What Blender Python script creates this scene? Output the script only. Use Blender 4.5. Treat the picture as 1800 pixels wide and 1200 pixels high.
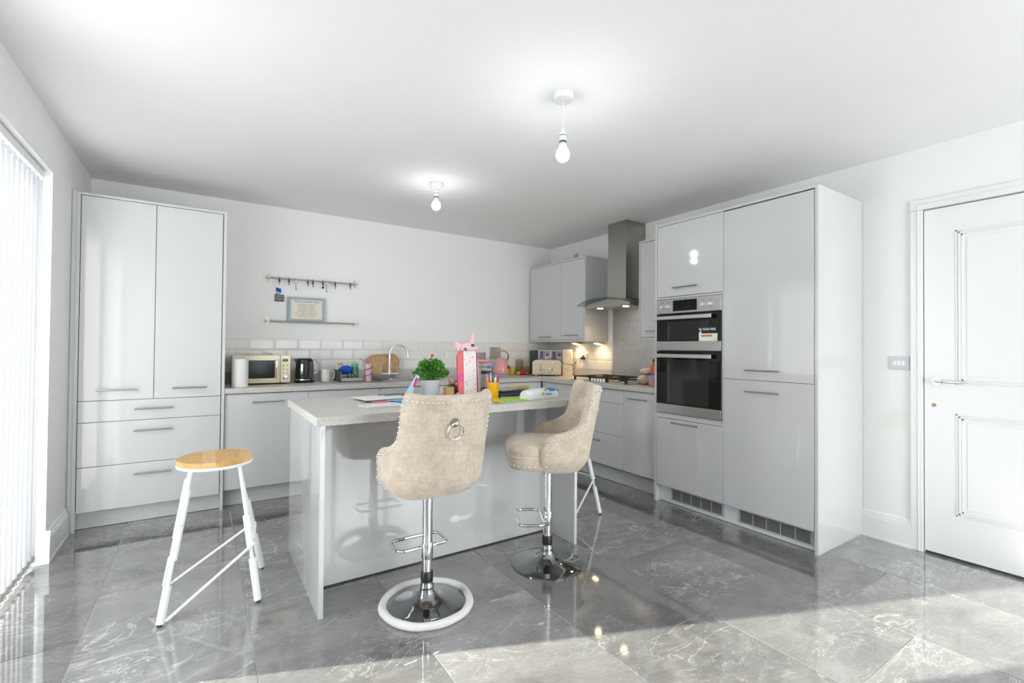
import bpy, bmesh, math, random
from math import pi, sin, cos, radians
from mathutils import Vector, Matrix

random.seed(7)
for o in list(bpy.data.objects): bpy.data.objects.remove(o)
SC = bpy.context.scene
COL = SC.collection

# ------------------------------------------------------------------ camera
F_PX = 824.75; YAW = radians(-33.4504); PIT = radians(0.7218); ROL = radians(0.4848)
CAM = Vector((-3.7602, -4.7911, 1.246))
fw = Vector((-sin(YAW)*cos(PIT), cos(YAW)*cos(PIT), sin(PIT)))
rt = Vector((cos(YAW), sin(YAW), 0)); up = rt.cross(fw)
R_ = rt*cos(ROL) + up*sin(ROL); U_ = -rt*sin(ROL) + up*cos(ROL)
cd = bpy.data.cameras.new('camera'); cam = bpy.data.objects.new('camera', cd); COL.objects.link(cam)
m = Matrix.Identity(4)
for i, v in enumerate((R_, U_, -fw)):
    for j in range(3): m[j][i] = v[j]
m.translation = CAM
cam.matrix_world = m
cd.sensor_width = 36; cd.lens = F_PX*36/1800; cd.clip_start = .05
SC.camera = cam
# ------------------------------------------------------------------ world, sun, exposure
wd = bpy.data.worlds.new('daylight'); SC.world = wd; wd.use_nodes = True
bg = wd.node_tree.nodes['Background']; bg.inputs[0].default_value = (.97, .985, 1.0, 1); bg.inputs[1].default_value = 4.0
sd = bpy.data.lights.new('sun', 'SUN'); sun = bpy.data.objects.new('sun', sd); COL.objects.link(sun)
sd.energy = 8.5; sd.angle = radians(.6); sd.color = (1, .93, .80)
_e = radians(17); sdir = Vector((.925*cos(_e), -.38*cos(_e), -sin(_e)))
sun.rotation_euler = sdir.to_track_quat('-Z', 'Y').to_euler(); sun.location = (-9, -1, 4)
def portal(name, loc, rot, sx, sy):
    d = bpy.data.lights.new(name, 'AREA'); d.shape = 'RECTANGLE'; d.size = sx; d.size_y = sy; d.cycles.is_portal = True
    o = bpy.data.objects.new(name, d); COL.objects.link(o); o.location = loc; o.rotation_euler = rot
portal('patio_portal', (-4.82, -2.0, 1.11), (0, -pi/2, 0), 2.22, 1.8)
portal('rear_portal', (-1.6, -7.5, 1.15), (pi/2, 0, 0), 2.6, 2.2)
vs = SC.view_settings
vs.view_transform = 'Standard'; vs.look = 'None'; vs.gamma = 1; vs.use_curve_mapping = False; vs.exposure = 1.2

# ------------------------------------------------------------------ materials
MATS = {}
def mat(name, col=(.8,.8,.8), rough=.5, metal=0., coat=0., trans=0., emit=None, es=0., ior=1.45, sheen=0., spec=.5, alpha=1.):
    if name in MATS: return MATS[name]
    M = bpy.data.materials.new(name); M.use_nodes = True
    b = M.node_tree.nodes['Principled BSDF']
    b.inputs['Base Color'].default_value = (*col, 1); b.inputs['Roughness'].default_value = rough
    b.inputs['Metallic'].default_value = metal; b.inputs['Coat Weight'].default_value = coat; b.inputs['Coat Roughness'].default_value = .03
    b.inputs['Transmission Weight'].default_value = trans; b.inputs['IOR'].default_value = ior
    b.inputs['Specular IOR Level'].default_value = spec
    if sheen: b.inputs['Sheen Weight'].default_value = sheen
    if emit: b.inputs['Emission Color'].default_value = (*emit, 1); b.inputs['Emission Strength'].default_value = es
    MATS[name] = M; return M
def nt(M): return M.node_tree, M.node_tree.nodes['Principled BSDF']
def node(t, kind, **kw):
    n = t.nodes.new(kind)
    for k, v in kw.items(): setattr(n, k, v)
    return n
def noise(t, src, scale, detail=4, rough=.5, dist=0., stretch=None):
    if stretch:
        mp = node(t, 'ShaderNodeMapping'); mp.inputs['Scale'].default_value = stretch; t.links.new(src, mp.inputs[0]); src = mp.outputs[0]
    n = node(t, 'ShaderNodeTexNoise'); n.inputs['Scale'].default_value = scale; n.inputs['Detail'].default_value = detail
    n.inputs['Roughness'].default_value = rough; n.inputs['Distortion'].default_value = dist
    t.links.new(src, n.inputs['Vector']); return n.outputs[0]
def ramp(t, src, stops):
    r = node(t, 'ShaderNodeValToRGB'); e = r.color_ramp.elements
    e[0].position, e[1].position = stops[0][0], stops[-1][0]
    e[0].color, e[1].color = (*stops[0][1], 1), (*stops[-1][1], 1)
    for p, c in stops[1:-1]:
        x = e.new(p); x.color = (*c, 1)
    t.links.new(src, r.inputs[0]); return r.outputs[0]
def mix(t, fac, a, b, mode='MIX'):
    n = node(t, 'ShaderNodeMix', data_type='RGBA', blend_type=mode)
    for sock, v in ((0, fac), (6, a), (7, b)):
        if isinstance(v, (int, float)): n.inputs[sock].default_value = v
        elif isinstance(v, tuple): n.inputs[sock].default_value = (*v, 1)
        else: t.links.new(v, n.inputs[sock])
    return n.outputs[2]
def bump(t, b, h, strength=.2, dist=.01):
    n = node(t, 'ShaderNodeBump'); n.inputs['Strength'].default_value = strength; n.inputs['Distance'].default_value = dist
    t.links.new(h, n.inputs['Height']); t.links.new(n.outputs[0], b.inputs['Normal'])
def coords(t, kind='Object'): return node(t, 'ShaderNodeTexCoord').outputs[kind]
def position(t): return node(t, 'ShaderNodeNewGeometry').outputs['Position']

def plaster(name, col):
    M = mat(name, col, .85); t, b = nt(M); p = position(t)
    t.links.new(ramp(t, noise(t, p, 3, 3), [(0, tuple(c*.97 for c in col)), (1, col)]), b.inputs['Base Color'])
    bump(t, b, noise(t, p, 140, 2), .08, .003); return M
WALL = plaster('wall_paint', (.885, .89, .878)); CEIL = plaster('ceiling_paint', (.90, .90, .89))
WHITE = mat('white_gloss_paint', (.84, .85, .86), .25)
UPVC = mat('white_upvc', (.85, .86, .87), .3)
# stained right wall
def stained():
    M = mat('wall_paint_stained', (.885, .89, .878), .85); t, b = nt(M); p = position(t)
    sub = node(t, 'ShaderNodeVectorMath', operation='DISTANCE'); t.links.new(p, sub.inputs[0]); sub.inputs[1].default_value = (0, -3.608, .80)
    r = ramp(t, sub.outputs['Value'], [(0, (.55, .55, .55)), (.09, (0, 0, 0))])
    n = mix(t, 1., r, noise(t, p, 18, 4), 'MULTIPLY')
    t.links.new(mix(t, n, (.885, .89, .878), (.72, .63, .46)), b.inputs['Base Color']); return M
WALLR = stained()
def cabinet():
    M = mat('grey_gloss_cabinet', (.635, .642, .645), .09, coat=1.); return M
CAB = cabinet()
CABM = mat('grey_cabinet_edge', (.625, .635, .64), .3)
DARKGAP = mat('carcass_shadow_gap', (.18, .19, .21), .6)
def marble():
    M = mat('grey_marble_tile', (.2, .2, .2), .06, spec=.6, coat=1.); t, b = nt(M)
    pos = position(t); oi = node(t, 'ShaderNodeObjectInfo')
    sc = node(t, 'ShaderNodeVectorMath', operation='SCALE'); cmb = node(t, 'ShaderNodeCombineXYZ')
    for k in range(3): t.links.new(oi.outputs['Random'], cmb.inputs[k])
    t.links.new(cmb.outputs[0], sc.inputs[0]); sc.inputs['Scale'].default_value = 37.
    add = node(t, 'ShaderNodeVectorMath', operation='ADD'); t.links.new(pos, add.inputs[0]); t.links.new(sc.outputs[0], add.inputs[1])
    mp = node(t, 'ShaderNodeMapping'); mp.inputs['Rotation'].default_value = (0, 0, radians(28)); mp.inputs['Scale'].default_value = (1., 1.7, 1); t.links.new(add.outputs[0], mp.inputs[0])
    v = mp.outputs[0]
    cloud = ramp(t, noise(t, v, 1.7, 7, .62, .6), [(.28, (.095, .095, .098)), (.5, (.215, .215, .216)), (.74, (.36, .36, .36))])
    grain = noise(t, v, 26, 6, .7, .4, (1, 3.2, 1))
    base = mix(t, .35, cloud, ramp(t, grain, [(.3, (.08, .08, .08)), (.75, (.33, .33, .33))]))
    def vein(scale, dist, w, detail=5):
        n = noise(t, v, scale, detail, .6, dist)
        return ramp(t, n, [(.5-w, (0, 0, 0)), (.5, (1, 1, 1)), (.5+w, (0, 0, 0))])
    v1 = vein(1.3, 1.5, .008); v2 = vein(3.1, 1.8, .009)
    mask = ramp(t, noise(t, v, 1.1, 4, .6), [(.43, (0, 0, 0)), (.66, (.9, .9, .9))])
    vv = mix(t, 1., mix(t, 1., v1, v2, 'ADD'), mask, 'MULTIPLY')
    soft = mix(t, 1., vein(1.5, 1.3, .07), ramp(t, noise(t, v, 9, 5), [(.45, (0, 0, 0)), (.8, (1, 1, 1))]), 'MULTIPLY')
    base = mix(t, mix(t, 1., soft, mask, 'MULTIPLY'), base, (.50, .50, .495))
    base = mix(t, vv, base, (.66, .66, .64))
    # tile to tile tone
    mr = node(t, 'ShaderNodeMapRange'); mr.inputs[3].default_value = .82; mr.inputs[4].default_value = 1.22; t.links.new(oi.outputs['Random'], mr.inputs[0])
    sc2 = node(t, 'ShaderNodeVectorMath', operation='SCALE'); t.links.new(base, sc2.inputs[0]); t.links.new(mr.outputs[0], sc2.inputs['Scale'])
    t.links.new(sc2.outputs[0], b.inputs['Base Color']); return M
MARBLE = marble(); GROUT = mat('pale_grout', (.5, .49, .46), .8)
def laminate():
    M = mat('pale_stone_laminate', (.6, .58, .53), .38); t, b = nt(M); p = position(t)
    n1 = noise(t, p, 60, 6, .7, 0, (1, 5, 5)); n2 = noise(t, p, 9, 3, .5, .3, (.6, 4, 4))
    c = ramp(t, n1, [(.32, (.36, .335, .28)), (.48, (.56, .545, .50)), (.72, (.70, .69, .66))])
    t.links.new(mix(t, .3, c, ramp(t, n2, [(.3, (.5, .48, .44)), (.7, (.66, .655, .64))])), b.inputs['Base Color']); return M
LAM = laminate()
def brushed(name, col, rough=.32, stretch=(1, 1, 60)):
    M = mat(name, col, rough, 1.); t, b = nt(M); p = coords(t)
    n = noise(t, p, 25, 3, .6, 0, stretch)
    t.links.new(ramp(t, n, [(.3, tuple(c*.82 for c in col)), (.7, col)]), b.inputs['Base Color']); return M
STEEL = brushed('brushed_steel', (.60, .59, .58), .3); STEELH = brushed('brushed_steel_handle', (.50, .48, .45), .3, (1, 1, 1))
SPLASH = brushed('brushed_splashback', (.62, .62, .63), .38, (60, 1, 1.5)); HOODM = brushed('hood_steel', (.42, .395, .36), .30, (1, 1, 60))
CHROME = mat('chrome', (.80, .81, .82), .05, 1.); NICKEL = mat('satin_nickel', (.36, .33, .285), .38, 1.)
BLACKG = mat('black_oven_glass', (.008, .010, .010), .05, spec=.4); BLACK = mat('black_plastic', (.015, .015, .016), .35)
IRON = mat('cast_iron', (.02, .02, .022), .6); DARKGREY = mat('dark_grey', (.06, .06, .065), .5)
VENT = mat('vent_grey_plastic', (.50, .52, .55), .4)
def velvet():
    M = mat('beige_crushed_velvet', (.62, .53, .44), .75, sheen=.35); t, b = nt(M); p = coords(t)
    n = noise(t, p, 10, 5, .6, .5); w = noise(t, p, 90, 3, .6, 0, (1, 1, .25)); w2 = noise(t, p, 90, 3, .6, 0, (.25, .25, 1))
    c = ramp(t, n, [(.32, (.50, .41, .32)), (.52, (.64, .54, .435)), (.72, (.78, .68, .57))])
    c = mix(t, .28, c, ramp(t, w, [(.35, (.42, .34, .265)), (.7, (.80, .70, .59))]))
    c = mix(t, .22, c, ramp(t, w2, [(.35, (.42, .34, .265)), (.7, (.80, .70, .59))]))
    t.links.new(c, b.inputs['Base Color']); bump(t, b, w, .15, .002); return M
VELVET = velvet()
PIPING = mat('cream_piping', (.70, .62, .53), .7)
def wood(name, c1, c2, axis=(1, 14, 14), scale=7):
    M = mat(name, c1, .42); t, b = nt(M); p = coords(t)
    n = noise(t, p, scale, 5, .6, .6, axis); t.links.new(ramp(t, n, [(.3, c1), (.7, c2)]), b.inputs['Base Color']); return M
OAK = wood('honey_oak', (.50, .27, .08), (.66, .39, .14), (14, 2, 14), 4)
OAK2 = wood('pale_oak_stave', (.60, .36, .14), (.74, .50, .23), (14, 2, 14), 4)
BOARDW = wood('acacia_board', (.42, .24, .10), (.68, .47, .26), (14, 14, 2), 3.5); BARK = mat('board_edge', (.50, .28, .10), .6)
CREAM = mat('cream_enamel', (.78, .68, .48), .25, coat=.4)
TILE = mat('white_glazed_tile', (.80, .80, .775), .28, coat=.25); GROUTW = mat('wall_grout', (.78, .775, .75), .8)
WHITEMET = mat('white_powder_coat', (.84, .85, .87), .4); PORC = mat('white_porcelain', (.82, .81, .77), .2)
PAPER = mat('white_paper', (.82, .82, .80), .7); FOAM = mat('white_foam', (.78, .77, .75), .8)
PURPLE = mat('purple_plastic', (.05, .012, .09), .3); LCD = mat('lcd_screen', (.16, .22, .16), .3)
GREENP = mat('green_plastic', (.05, .32, .2), .3); MINT = mat('mint_plastic', (.12, .60, .42), .35); ORANGE = mat('orange_plastic', (.8, .22, .03), .35)
BLUE = mat('blue_cloth', (.01, .09, .55), .8); SKYB = mat('sky_blue_paper', (.12, .48, .82), .6); NAVY = mat('navy_card', (.03, .05, .12), .5)
PINK = mat('pink_enamel', (.72, .33, .33), .2, coat=.5); PINKP = mat('pink_paper', (.82, .52, .52), .7); MAGENTA = mat('magenta_plastic', (.62, .03, .16), .4)
CORAL = mat('coral_paper', (.80, .16, .17), .6); RED = mat('red_plastic', (.65, .02, .015), .3); REDM = mat('red_enamel', (.65, .07, .01), .2, coat=.6)
YELLOW = mat('yellow_plastic', (.80, .55, .02), .35); AMBER = mat('amber_plastic', (.85, .42, .01), .3); LIME = mat('lime_paper', (.38, .62, .12), .6)
GREYPOT = mat('grey_pot', (.55, .57, .59), .55); LEAF = mat('leaf_green', (.045, .22, .02), .5); LEAF2 = mat('leaf_light', (.13, .36, .05), .5); SOIL = mat('soil', (.05, .03, .02), .9)
KRAFT = mat('kraft_card', (.50, .32, .16), .7); OLIVE = mat('olive_card', (.18, .18, .10), .7); GREYBLUE = mat('grey_blue_wood', (.36, .43, .47), .6); IVORY = mat('ivory_print', (.78, .74, .64), .6)
INK = mat('dark_ink', (.04, .04, .05), .6); SILVERP = mat('brushed_plate', (.50, .49, .50), .35, .8); GOLD = mat('gold_foil', (.62, .40, .14), .35, .6)
SKYPANE = mat('glass_rim', (.20, .33, .30), .1)
def thinglass(name, fac=.08, tint=(1, 1, 1)):
    M = bpy.data.materials.new(name); M.use_nodes = True; t = M.node_tree; t.nodes.clear()
    o = node(t, 'ShaderNodeOutputMaterial'); mx = node(t, 'ShaderNodeMixShader'); tr = node(t, 'ShaderNodeBsdfTransparent'); gl = node(t, 'ShaderNodeBsdfGlossy')
    tr.inputs[0].default_value = (*tint, 1); gl.inputs['Roughness'].default_value = .02; mx.inputs[0].default_value = fac
    t.links.new(tr.outputs[0], mx.inputs[1]); t.links.new(gl.outputs[0], mx.inputs[2]); t.links.new(mx.outputs[0], o.inputs[0]); MATS[name] = M; return M
GLASS = thinglass('window_glass', .06, (.97, .98, .98)); CANOPY = thinglass('canopy_glass', .16, (.78, .84, .82)); BOWLG = thinglass('clear_plastic', .25, (.80, .80, .80))
def vane():
    M = bpy.data.materials.new('white_blind_fabric'); M.use_nodes = True; t = M.node_tree; t.nodes.clear()
    o = node(t, 'ShaderNodeOutputMaterial'); mx = node(t, 'ShaderNodeMixShader'); d = node(t, 'ShaderNodeBsdfDiffuse'); tr = node(t, 'ShaderNodeBsdfTranslucent')
    d.inputs[0].default_value = (.85, .85, .86, 1); tr.inputs[0].default_value = (.30, .305, .32, 1); mx.inputs[0].default_value = .5
    t.links.new(d.outputs[0], mx.inputs[1]); t.links.new(tr.outputs[0], mx.inputs[2]); t.links.new(mx.outputs[0], o.inputs[0]); return M
VANE = vane()

# ------------------------------------------------------------------ mesh helpers
class MB:
    """collects shapes, build() links them as one mesh object"""
    def __init__(s): s.v = []; s.f = []
    def add(s, vs, fs):
        n = len(s.v); s.v += [Vector(p) for p in vs]; s.f += [tuple(i+n for i in f) for f in fs]; return s
    def box(s, a, b):
        x0, x1 = sorted((a[0], b[0])); y0, y1 = sorted((a[1], b[1])); z0, z1 = sorted((a[2], b[2]))
        return s.add([(x0,y0,z0),(x1,y0,z0),(x1,y1,z0),(x0,y1,z0),(x0,y0,z1),(x1,y0,z1),(x1,y1,z1),(x0,y1,z1)],
                     [(0,3,2,1),(4,5,6,7),(0,1,5,4),(1,2,6,5),(2,3,7,6),(3,0,4,7)])
    def lathe(s, prof, c=(0,0,0), n=24, axis='z', caps=True):
        vs, fs = [], []
        for r, h in prof:
            for k in range(n):
                a = 2*pi*k/n; p = (r*cos(a), r*sin(a), h)
                if axis == 'x': p = (p[2], p[0], p[1])
                elif axis == 'y': p = (p[1], p[2], p[0])
                vs.append((p[0]+c[0], p[1]+c[1], p[2]+c[2]))
        for i in range(len(prof)-1):
            for k in range(n):
                k2 = (k+1) % n; fs.append((i*n+k, i*n+k2, (i+1)*n+k2, (i+1)*n+k))
        if caps:
            if prof[0][0] > 1e-6: fs.append(tuple(range(n-1, -1, -1)))
            if prof[-1][0] > 1e-6: fs.append(tuple((len(prof)-1)*n+k for k in range(n)))
        return s.add(vs, fs)
    def cyl(s, c, r, h, n=20, axis='z', r2=None): return s.lathe([(r, 0), (r if r2 is None else r2, h)], c, n, axis)
    def sphere(s, c, r, n=12, m=8, sc=(1,1,1)):
        vs, fs = [(c[0], c[1], c[2]-r*sc[2])], []
        for i in range(1, m):
            a = -pi/2+pi*i/m
            for k in range(n): vs.append((c[0]+r*sc[0]*cos(a)*cos(2*pi*k/n), c[1]+r*sc[1]*cos(a)*sin(2*pi*k/n), c[2]+r*sc[2]*sin(a)))
        vs.append((c[0], c[1], c[2]+r*sc[2])); top = len(vs)-1
        for k in range(n):
            k2 = (k+1) % n; fs.append((0, 1+k2, 1+k)); b = 1+(m-2)*n; fs.append((b+k, b+k2, top))
        for i in range(m-2):
            for k in range(n):
                k2 = (k+1) % n; a = 1+i*n; fs.append((a+k, a+k2, a+n+k2, a+n+k))
        return s.add(vs, fs)
    def tube(s, path, r, n=10, closed=False):
        P = [Vector(p) for p in path]; N = len(P); vs, fs = [], []; prev = None
        rr = r if isinstance(r, (list, tuple)) else [r]*N
        for i, p in enumerate(P):
            a = P[(i-1) % N] if (closed or i > 0) else P[i]; b = P[(i+1) % N] if (closed or i < N-1) else P[i]
            tdir = (b-a).normalized()
            if prev is None:
                ref = Vector((0,0,1)) if abs(tdir.z) < .9 else Vector((1,0,0)); nrm = tdir.cross(ref).normalized()
            else:
                nrm = (prev - tdir*prev.dot(tdir)); nrm = nrm.normalized() if nrm.length > 1e-6 else tdir.orthogonal().normalized()
            prev = nrm; bn = tdir.cross(nrm)
            for k in range(n): vs.append(p + (nrm*cos(2*pi*k/n)+bn*sin(2*pi*k/n))*rr[i])
        last = N if closed else N-1
        for i in range(last):
            j = (i+1) % N
            for k in range(n):
                k2 = (k+1) % n; fs.append((i*n+k, i*n+k2, j*n+k2, j*n+k))
        if not closed: fs.append(tuple(range(n-1, -1, -1))); fs.append(tuple((N-1)*n+k for k in range(n)))
        return s.add(vs, fs)
    def prism(s, poly, depth, frame):
        """poly 2-D outline, frame = (origin, ex, ey, ez): extruded along ez by depth"""
        o, ex, ey, ez = [Vector(q) for q in frame]; n = len(poly)
        vs = [o+ex*a+ey*b for a, b in poly] + [o+ex*a+ey*b+ez*depth for a, b in poly]
        fs = [tuple(range(n-1, -1, -1)), tuple(range(n, 2*n))] + [(i, (i+1) % n, n+(i+1) % n, n+i) for i in range(n)]
        return s.add(vs, fs)
    def xf(s, M): s.v = [M @ p for p in s.v]; return s
    def build(s, name, material, parent=None, bevel=0., smooth=35, local=False, subsurf=0, seg=2):
        off = Vector((0,0,0))
        if parent is not None and not local: off = wloc(parent)
        me = bpy.data.meshes.new(name); me.from_pydata([tuple(p-off) for p in s.v], [], s.f); me.update()
        bm = bmesh.new(); bm.from_mesh(me); bmesh.ops.recalc_face_normals(bm, faces=bm.faces); bm.to_mesh(me); bm.free()
        if smooth: me.shade_smooth(); me.set_sharp_from_angle(angle=radians(smooth))
        me.materials.append(material if not isinstance(material, str) else MATS[material])
        o = bpy.data.objects.new(name, me); COL.objects.link(o)
        if parent is not None: o.parent = parent
        if bevel:
            md = o.modifiers.new('bevel', 'BEVEL'); md.width = bevel; md.segments = seg; md.limit_method = 'ANGLE'; md.angle_limit = radians(40)
        if subsurf:
            md = o.modifiers.new('subsurf', 'SUBSURF'); md.levels = subsurf; md.render_levels = subsurf
        return o
WLOC = {}
def wloc(o):
    v = Vector((0,0,0))
    while o is not None: v += o.location; o = o.parent
    return v
def thing(name, label, cat, loc=(0,0,0), rz=0, group=None):
    o = bpy.data.objects.new(name, None); COL.objects.link(o); o.location = loc; o.rotation_euler = (0, 0, rz); o.empty_display_size = .05
    o['label'] = label; o['category'] = cat
    if group: o['group'] = group
    return o
def tag(o, label, cat, group=None):
    o['label'] = label; o['category'] = cat
    if group: o['group'] = group
    return o
def struct(o): o['kind'] = 'structure'; return o
def copy_tree(o, parent=None):
    c = o.copy(); COL.objects.link(c); c.parent = parent
    for ch in list(o.children): copy_tree(ch, c)
    return c
def arc(c, r, a0, a1, n, plane='xz'):
    out = []
    for i in range(n+1):
        a = a0+(a1-a0)*i/n; u, w = r*cos(a), r*sin(a)
        out.append({'xz': (c[0]+u, c[1], c[2]+w), 'yz': (c[0], c[1]+u, c[2]+w), 'xy': (c[0]+u, c[1]+w, c[2])}[plane])
    return out
def rounded(path, rad, n=5, closed=False):
    """round the corners of a polyline"""
    P = [Vector(p) for p in path]; out = []; N = len(P)
    for i, p in enumerate(P):
        if not closed and i in (0, N-1): out.append(p); continue
        a, b = P[(i-1) % N], P[(i+1) % N]; r = min(rad, (a-p).length*.49, (b-p).length*.49)
        s = p+(a-p).normalized()*r; e = p+(b-p).normalized()*r
        for k in range(n+1):
            q = k/n; out.append(s*(1-q)**2 + p*2*q*(1-q) + e*q*q)
    return out
def text(name, body, size, origin, ex, ey, material, parent, align='CENTER', bold=False):
    cu = bpy.data.curves.new(name, 'FONT'); cu.body = body; cu.size = size; cu.align_x = align; cu.resolution_u = 2
    if bold: cu.offset = size*.03
    o = bpy.data.objects.new(name, cu); COL.objects.link(o)
    ex, ey = Vector(ex).normalized(), Vector(ey).normalized(); ez = ex.cross(ey); M4 = Matrix.Identity(4)
    for i, v in enumerate((ex, ey, ez)):
        for j in range(3): M4[j][i] = v[j]
    M4.translation = Vector(origin)
    bpy.context.view_layer.update()
    me = bpy.data.meshes.new_from_object(o); bpy.data.objects.remove(o); me.transform(M4)
    off = wloc(parent); me.transform(Matrix.Translation(-off)); me.materials.clear(); me.materials.append(material)
    q = bpy.data.objects.new(name, me); COL.objects.link(q); q.parent = parent; return q

# ------------------------------------------------------------------ room shell
XL, H, YR = -4.487, 2.52, -7.2
WT = .30
OY0, OY1, OZ = -2.92, -1.10, 2.225           # patio opening in the left wall
fl = MB().box((XL-WT, YR-WT, -.14), (WT, WT, -.0022)).build('floor', GROUT); struct(fl)
tm = {}
xs = [-4.777, -4.172, -3.567, -2.96, -2.355, -1.748, -1.145, -.54, .065]
off = [-.95, -1.615, -2.28, -2.80, -3.43, -2.84, -2.545, -3.35]
for c in range(8):
    x0, x1 = xs[c]+.0015, xs[c+1]-.0015; x0 = max(x0, XL-.168); x1 = min(x1, .02)
    y = off[c] % 1.205
    while y > YR-.05:
        ya, yb = min(y, .02), max(y-1.202, YR-.02)
        if ya-yb > .05:
            w, l = round(x1-x0, 4), round(ya-yb, 4)
            if (w, l) not in tm:
                t_ = MB().box((-w/2, -l/2, -.014), (w/2, l/2, 0)).build('floor_tile', MARBLE, None, .0012, seg=1); o = t_; tm[(w, l)] = t_.data
            else:
                o = bpy.data.objects.new('floor_tile', tm[(w, l)]); COL.objects.link(o)
                md = o.modifiers.new('bevel', 'BEVEL'); md.width = .0012; md.segments = 1
            o.location = ((x0+x1)/2, (ya+yb)/2, 0); o.parent = fl
        y -= 1.205
ce = struct(MB().box((XL-WT, YR-WT, H), (WT, WT, H+.15)).build('ceiling', CEIL))
wb = struct(MB().box((XL-WT, 0, 0), (WT, WT, H)).build('wall_back', WALL))
# right wall with door opening
DY0, DY1, DZ = -4.64, -3.762, 2.128
wr = struct(MB().box((0, DY1, 0), (WT, 0, H)).box((0, YR, 0), (WT, DY0, H)).box((0, DY0, DZ), (WT, DY1, H)).box((.16, DY0, 0), (WT, DY1, DZ)).build('wall_right', WALLR))
wl = struct(MB().box((XL-WT, OY1, 0), (XL, 0, H)).box((XL-WT, YR, 0), (XL, OY0, H)).box((XL-WT, OY0, OZ), (XL, OY1, H)).build('wall_left', WALL))
wq = struct(MB().box((XL-WT, YR-WT, 0), (-2.9, YR, H)).box((-.3, YR-WT, 0), (WT, YR, H)).box((-2.9, YR-WT, 2.25), (-.3, YR, H)).build('wall_rear', WALL))

# skirting boards: stepped profile swept along the wall
def skirting(name, a, b, n):
    prof = [(0, 0), (.022, 0), (.022, .012), (.018, .016), (.018, .135), (.015, .139), (.015, .150), (.010, .156), (.010, .168), (.006, .176), (0, .18)]
    a, b, n = Vector(a), Vector(b), Vector(n)
    return struct(MB().prism(prof, (b-a).length, (a, n, (0, 0, 1), (b-a).normalized())).build(name, WHITE))
skirting('baseboard_right', (0, -3.438, 0), (0, -3.705, 0), (-1, 0, 0))
skirting('baseboard_left', (XL, -.655, 0), (XL, OY1, 0), (1, 0, 0))
skirting('baseboard_reveal', (XL+.022, OY1, 0), (XL-.17, OY1, 0), (0, -1, 0))
skirting('baseboard_left_2', (XL, OY0, 0), (XL, YR, 0), (1, 0, 0))
skirting('baseboard_right_2', (0, DY0-.06, 0), (0, YR, 0), (-1, 0, 0))

# door, lining and architrave
ar = MB()
for (y0, y1) in ((DY1, DY1+.060), (DY0-.060, DY0)):
    ar.box((-.018, y0, 0), (-.0005, y1, DZ-.0005))
ar.box((-.018, DY0-.06, DZ), (-.0005, DY1+.06, DZ+.065))
t1 = struct(ar.build('trim_1', WHITE, None, .003))
MB().box((-.022, DY1+.018, 0), (-.017, DY1+.024, DZ+.03)).box((-.022, DY0-.02, DZ+.0305), (-.017, DY1+.024, DZ+.0365)).build('architrave_bead', WHITE, t1, .002)
d1 = bpy.data.objects.new('door_1', None); COL.objects.link(d1); d1.location = (0, (DY0+DY1)/2, 0); struct(d1)
MB().box((.0, DY0+.004, .014), (.04, DY1-.004, DZ-.006)).build('door_leaf', WHITE, d1, .002)
def door_panel(y0, y1, z0, z1):
    p = MB()
    for k, (ins, d) in enumerate(((0, .0022), (.013, .0048), (.026, .0022))):
        for (a, b) in (((y0+ins, z0+ins), (y1-ins, z0+ins+.010)), ((y0+ins, z1-ins-.010), (y1-ins, z1-ins)), ((y0+ins, z0+ins), (y0+ins+.010, z1-ins)), ((y1-ins-.010, z0+ins), (y1-ins, z1-ins))):
            p.box((-d, a[0], a[1]), (.001, b[0], b[1]))
    p.box((-.0022, y0+.05, z0+.05), (.001, y1-.05, z1-.05))
    p.build('door_panel', WHITE, d1, .002)
door_panel(DY0+.145, DY1-.150, 1.045, 1.972); door_panel(DY0+.145, DY1-.150, .262, .872)
hd = MB().lathe([(.0, 0), (.026, 0), (.026, -.006), (.023, -.009), (0, -.009)], (0, -3.828, 1.062), 28, 'x').build('door_handle', CHROME, d1)
MB().tube(rounded([(0, -3.828, 1.062), (-.055, -3.828, 1.062), (-.055, -3.955, 1.062)], .014), .0095, 14).build('lever', CHROME, hd)
MB().box((-.003, DY1-.008, 1.05), (.004, DY1-.003, 1.075)).build('latch_plate', GOLD, d1)
MB().lathe([(0, 0), (.012, 0), (.012, -.0008), (0, -.0008)], (-.0005, -3.812, .914), 16, 'x').build('scuff_mark', KRAFT, d1).scale = (1, 1, 1)

# patio doors (white frame, glass) in the left wall
FX0, FX1 = XL-.24, XL-.17
w1 = bpy.data.objects.new('window_1', None); COL.objects.link(w1); w1.location = (FX0, (OY0+OY1)/2, 0); struct(w1)
f = MB()
f.box((FX0, OY0, 0), (FX1, OY0+.07, OZ)).box((FX0, OY1-.07, 0), (FX1, OY1, OZ)).box((FX0, OY0, OZ-.07), (FX1, OY1, OZ)).box((FX0, OY0, 0), (FX1, OY1, .03)).box((FX0, -2.19, 0), (FX1, -2.10, OZ))
f.build('window_frame', UPVC, w1, .004)
for ya, yb in ((OY0+.07, -2.19), (-2.10, OY1-.07)):
    MB().box((FX0+.03, ya, .05), (FX0+.036, yb, OZ-.07)).build('pane', GLASS, w1, smooth=0)
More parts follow.
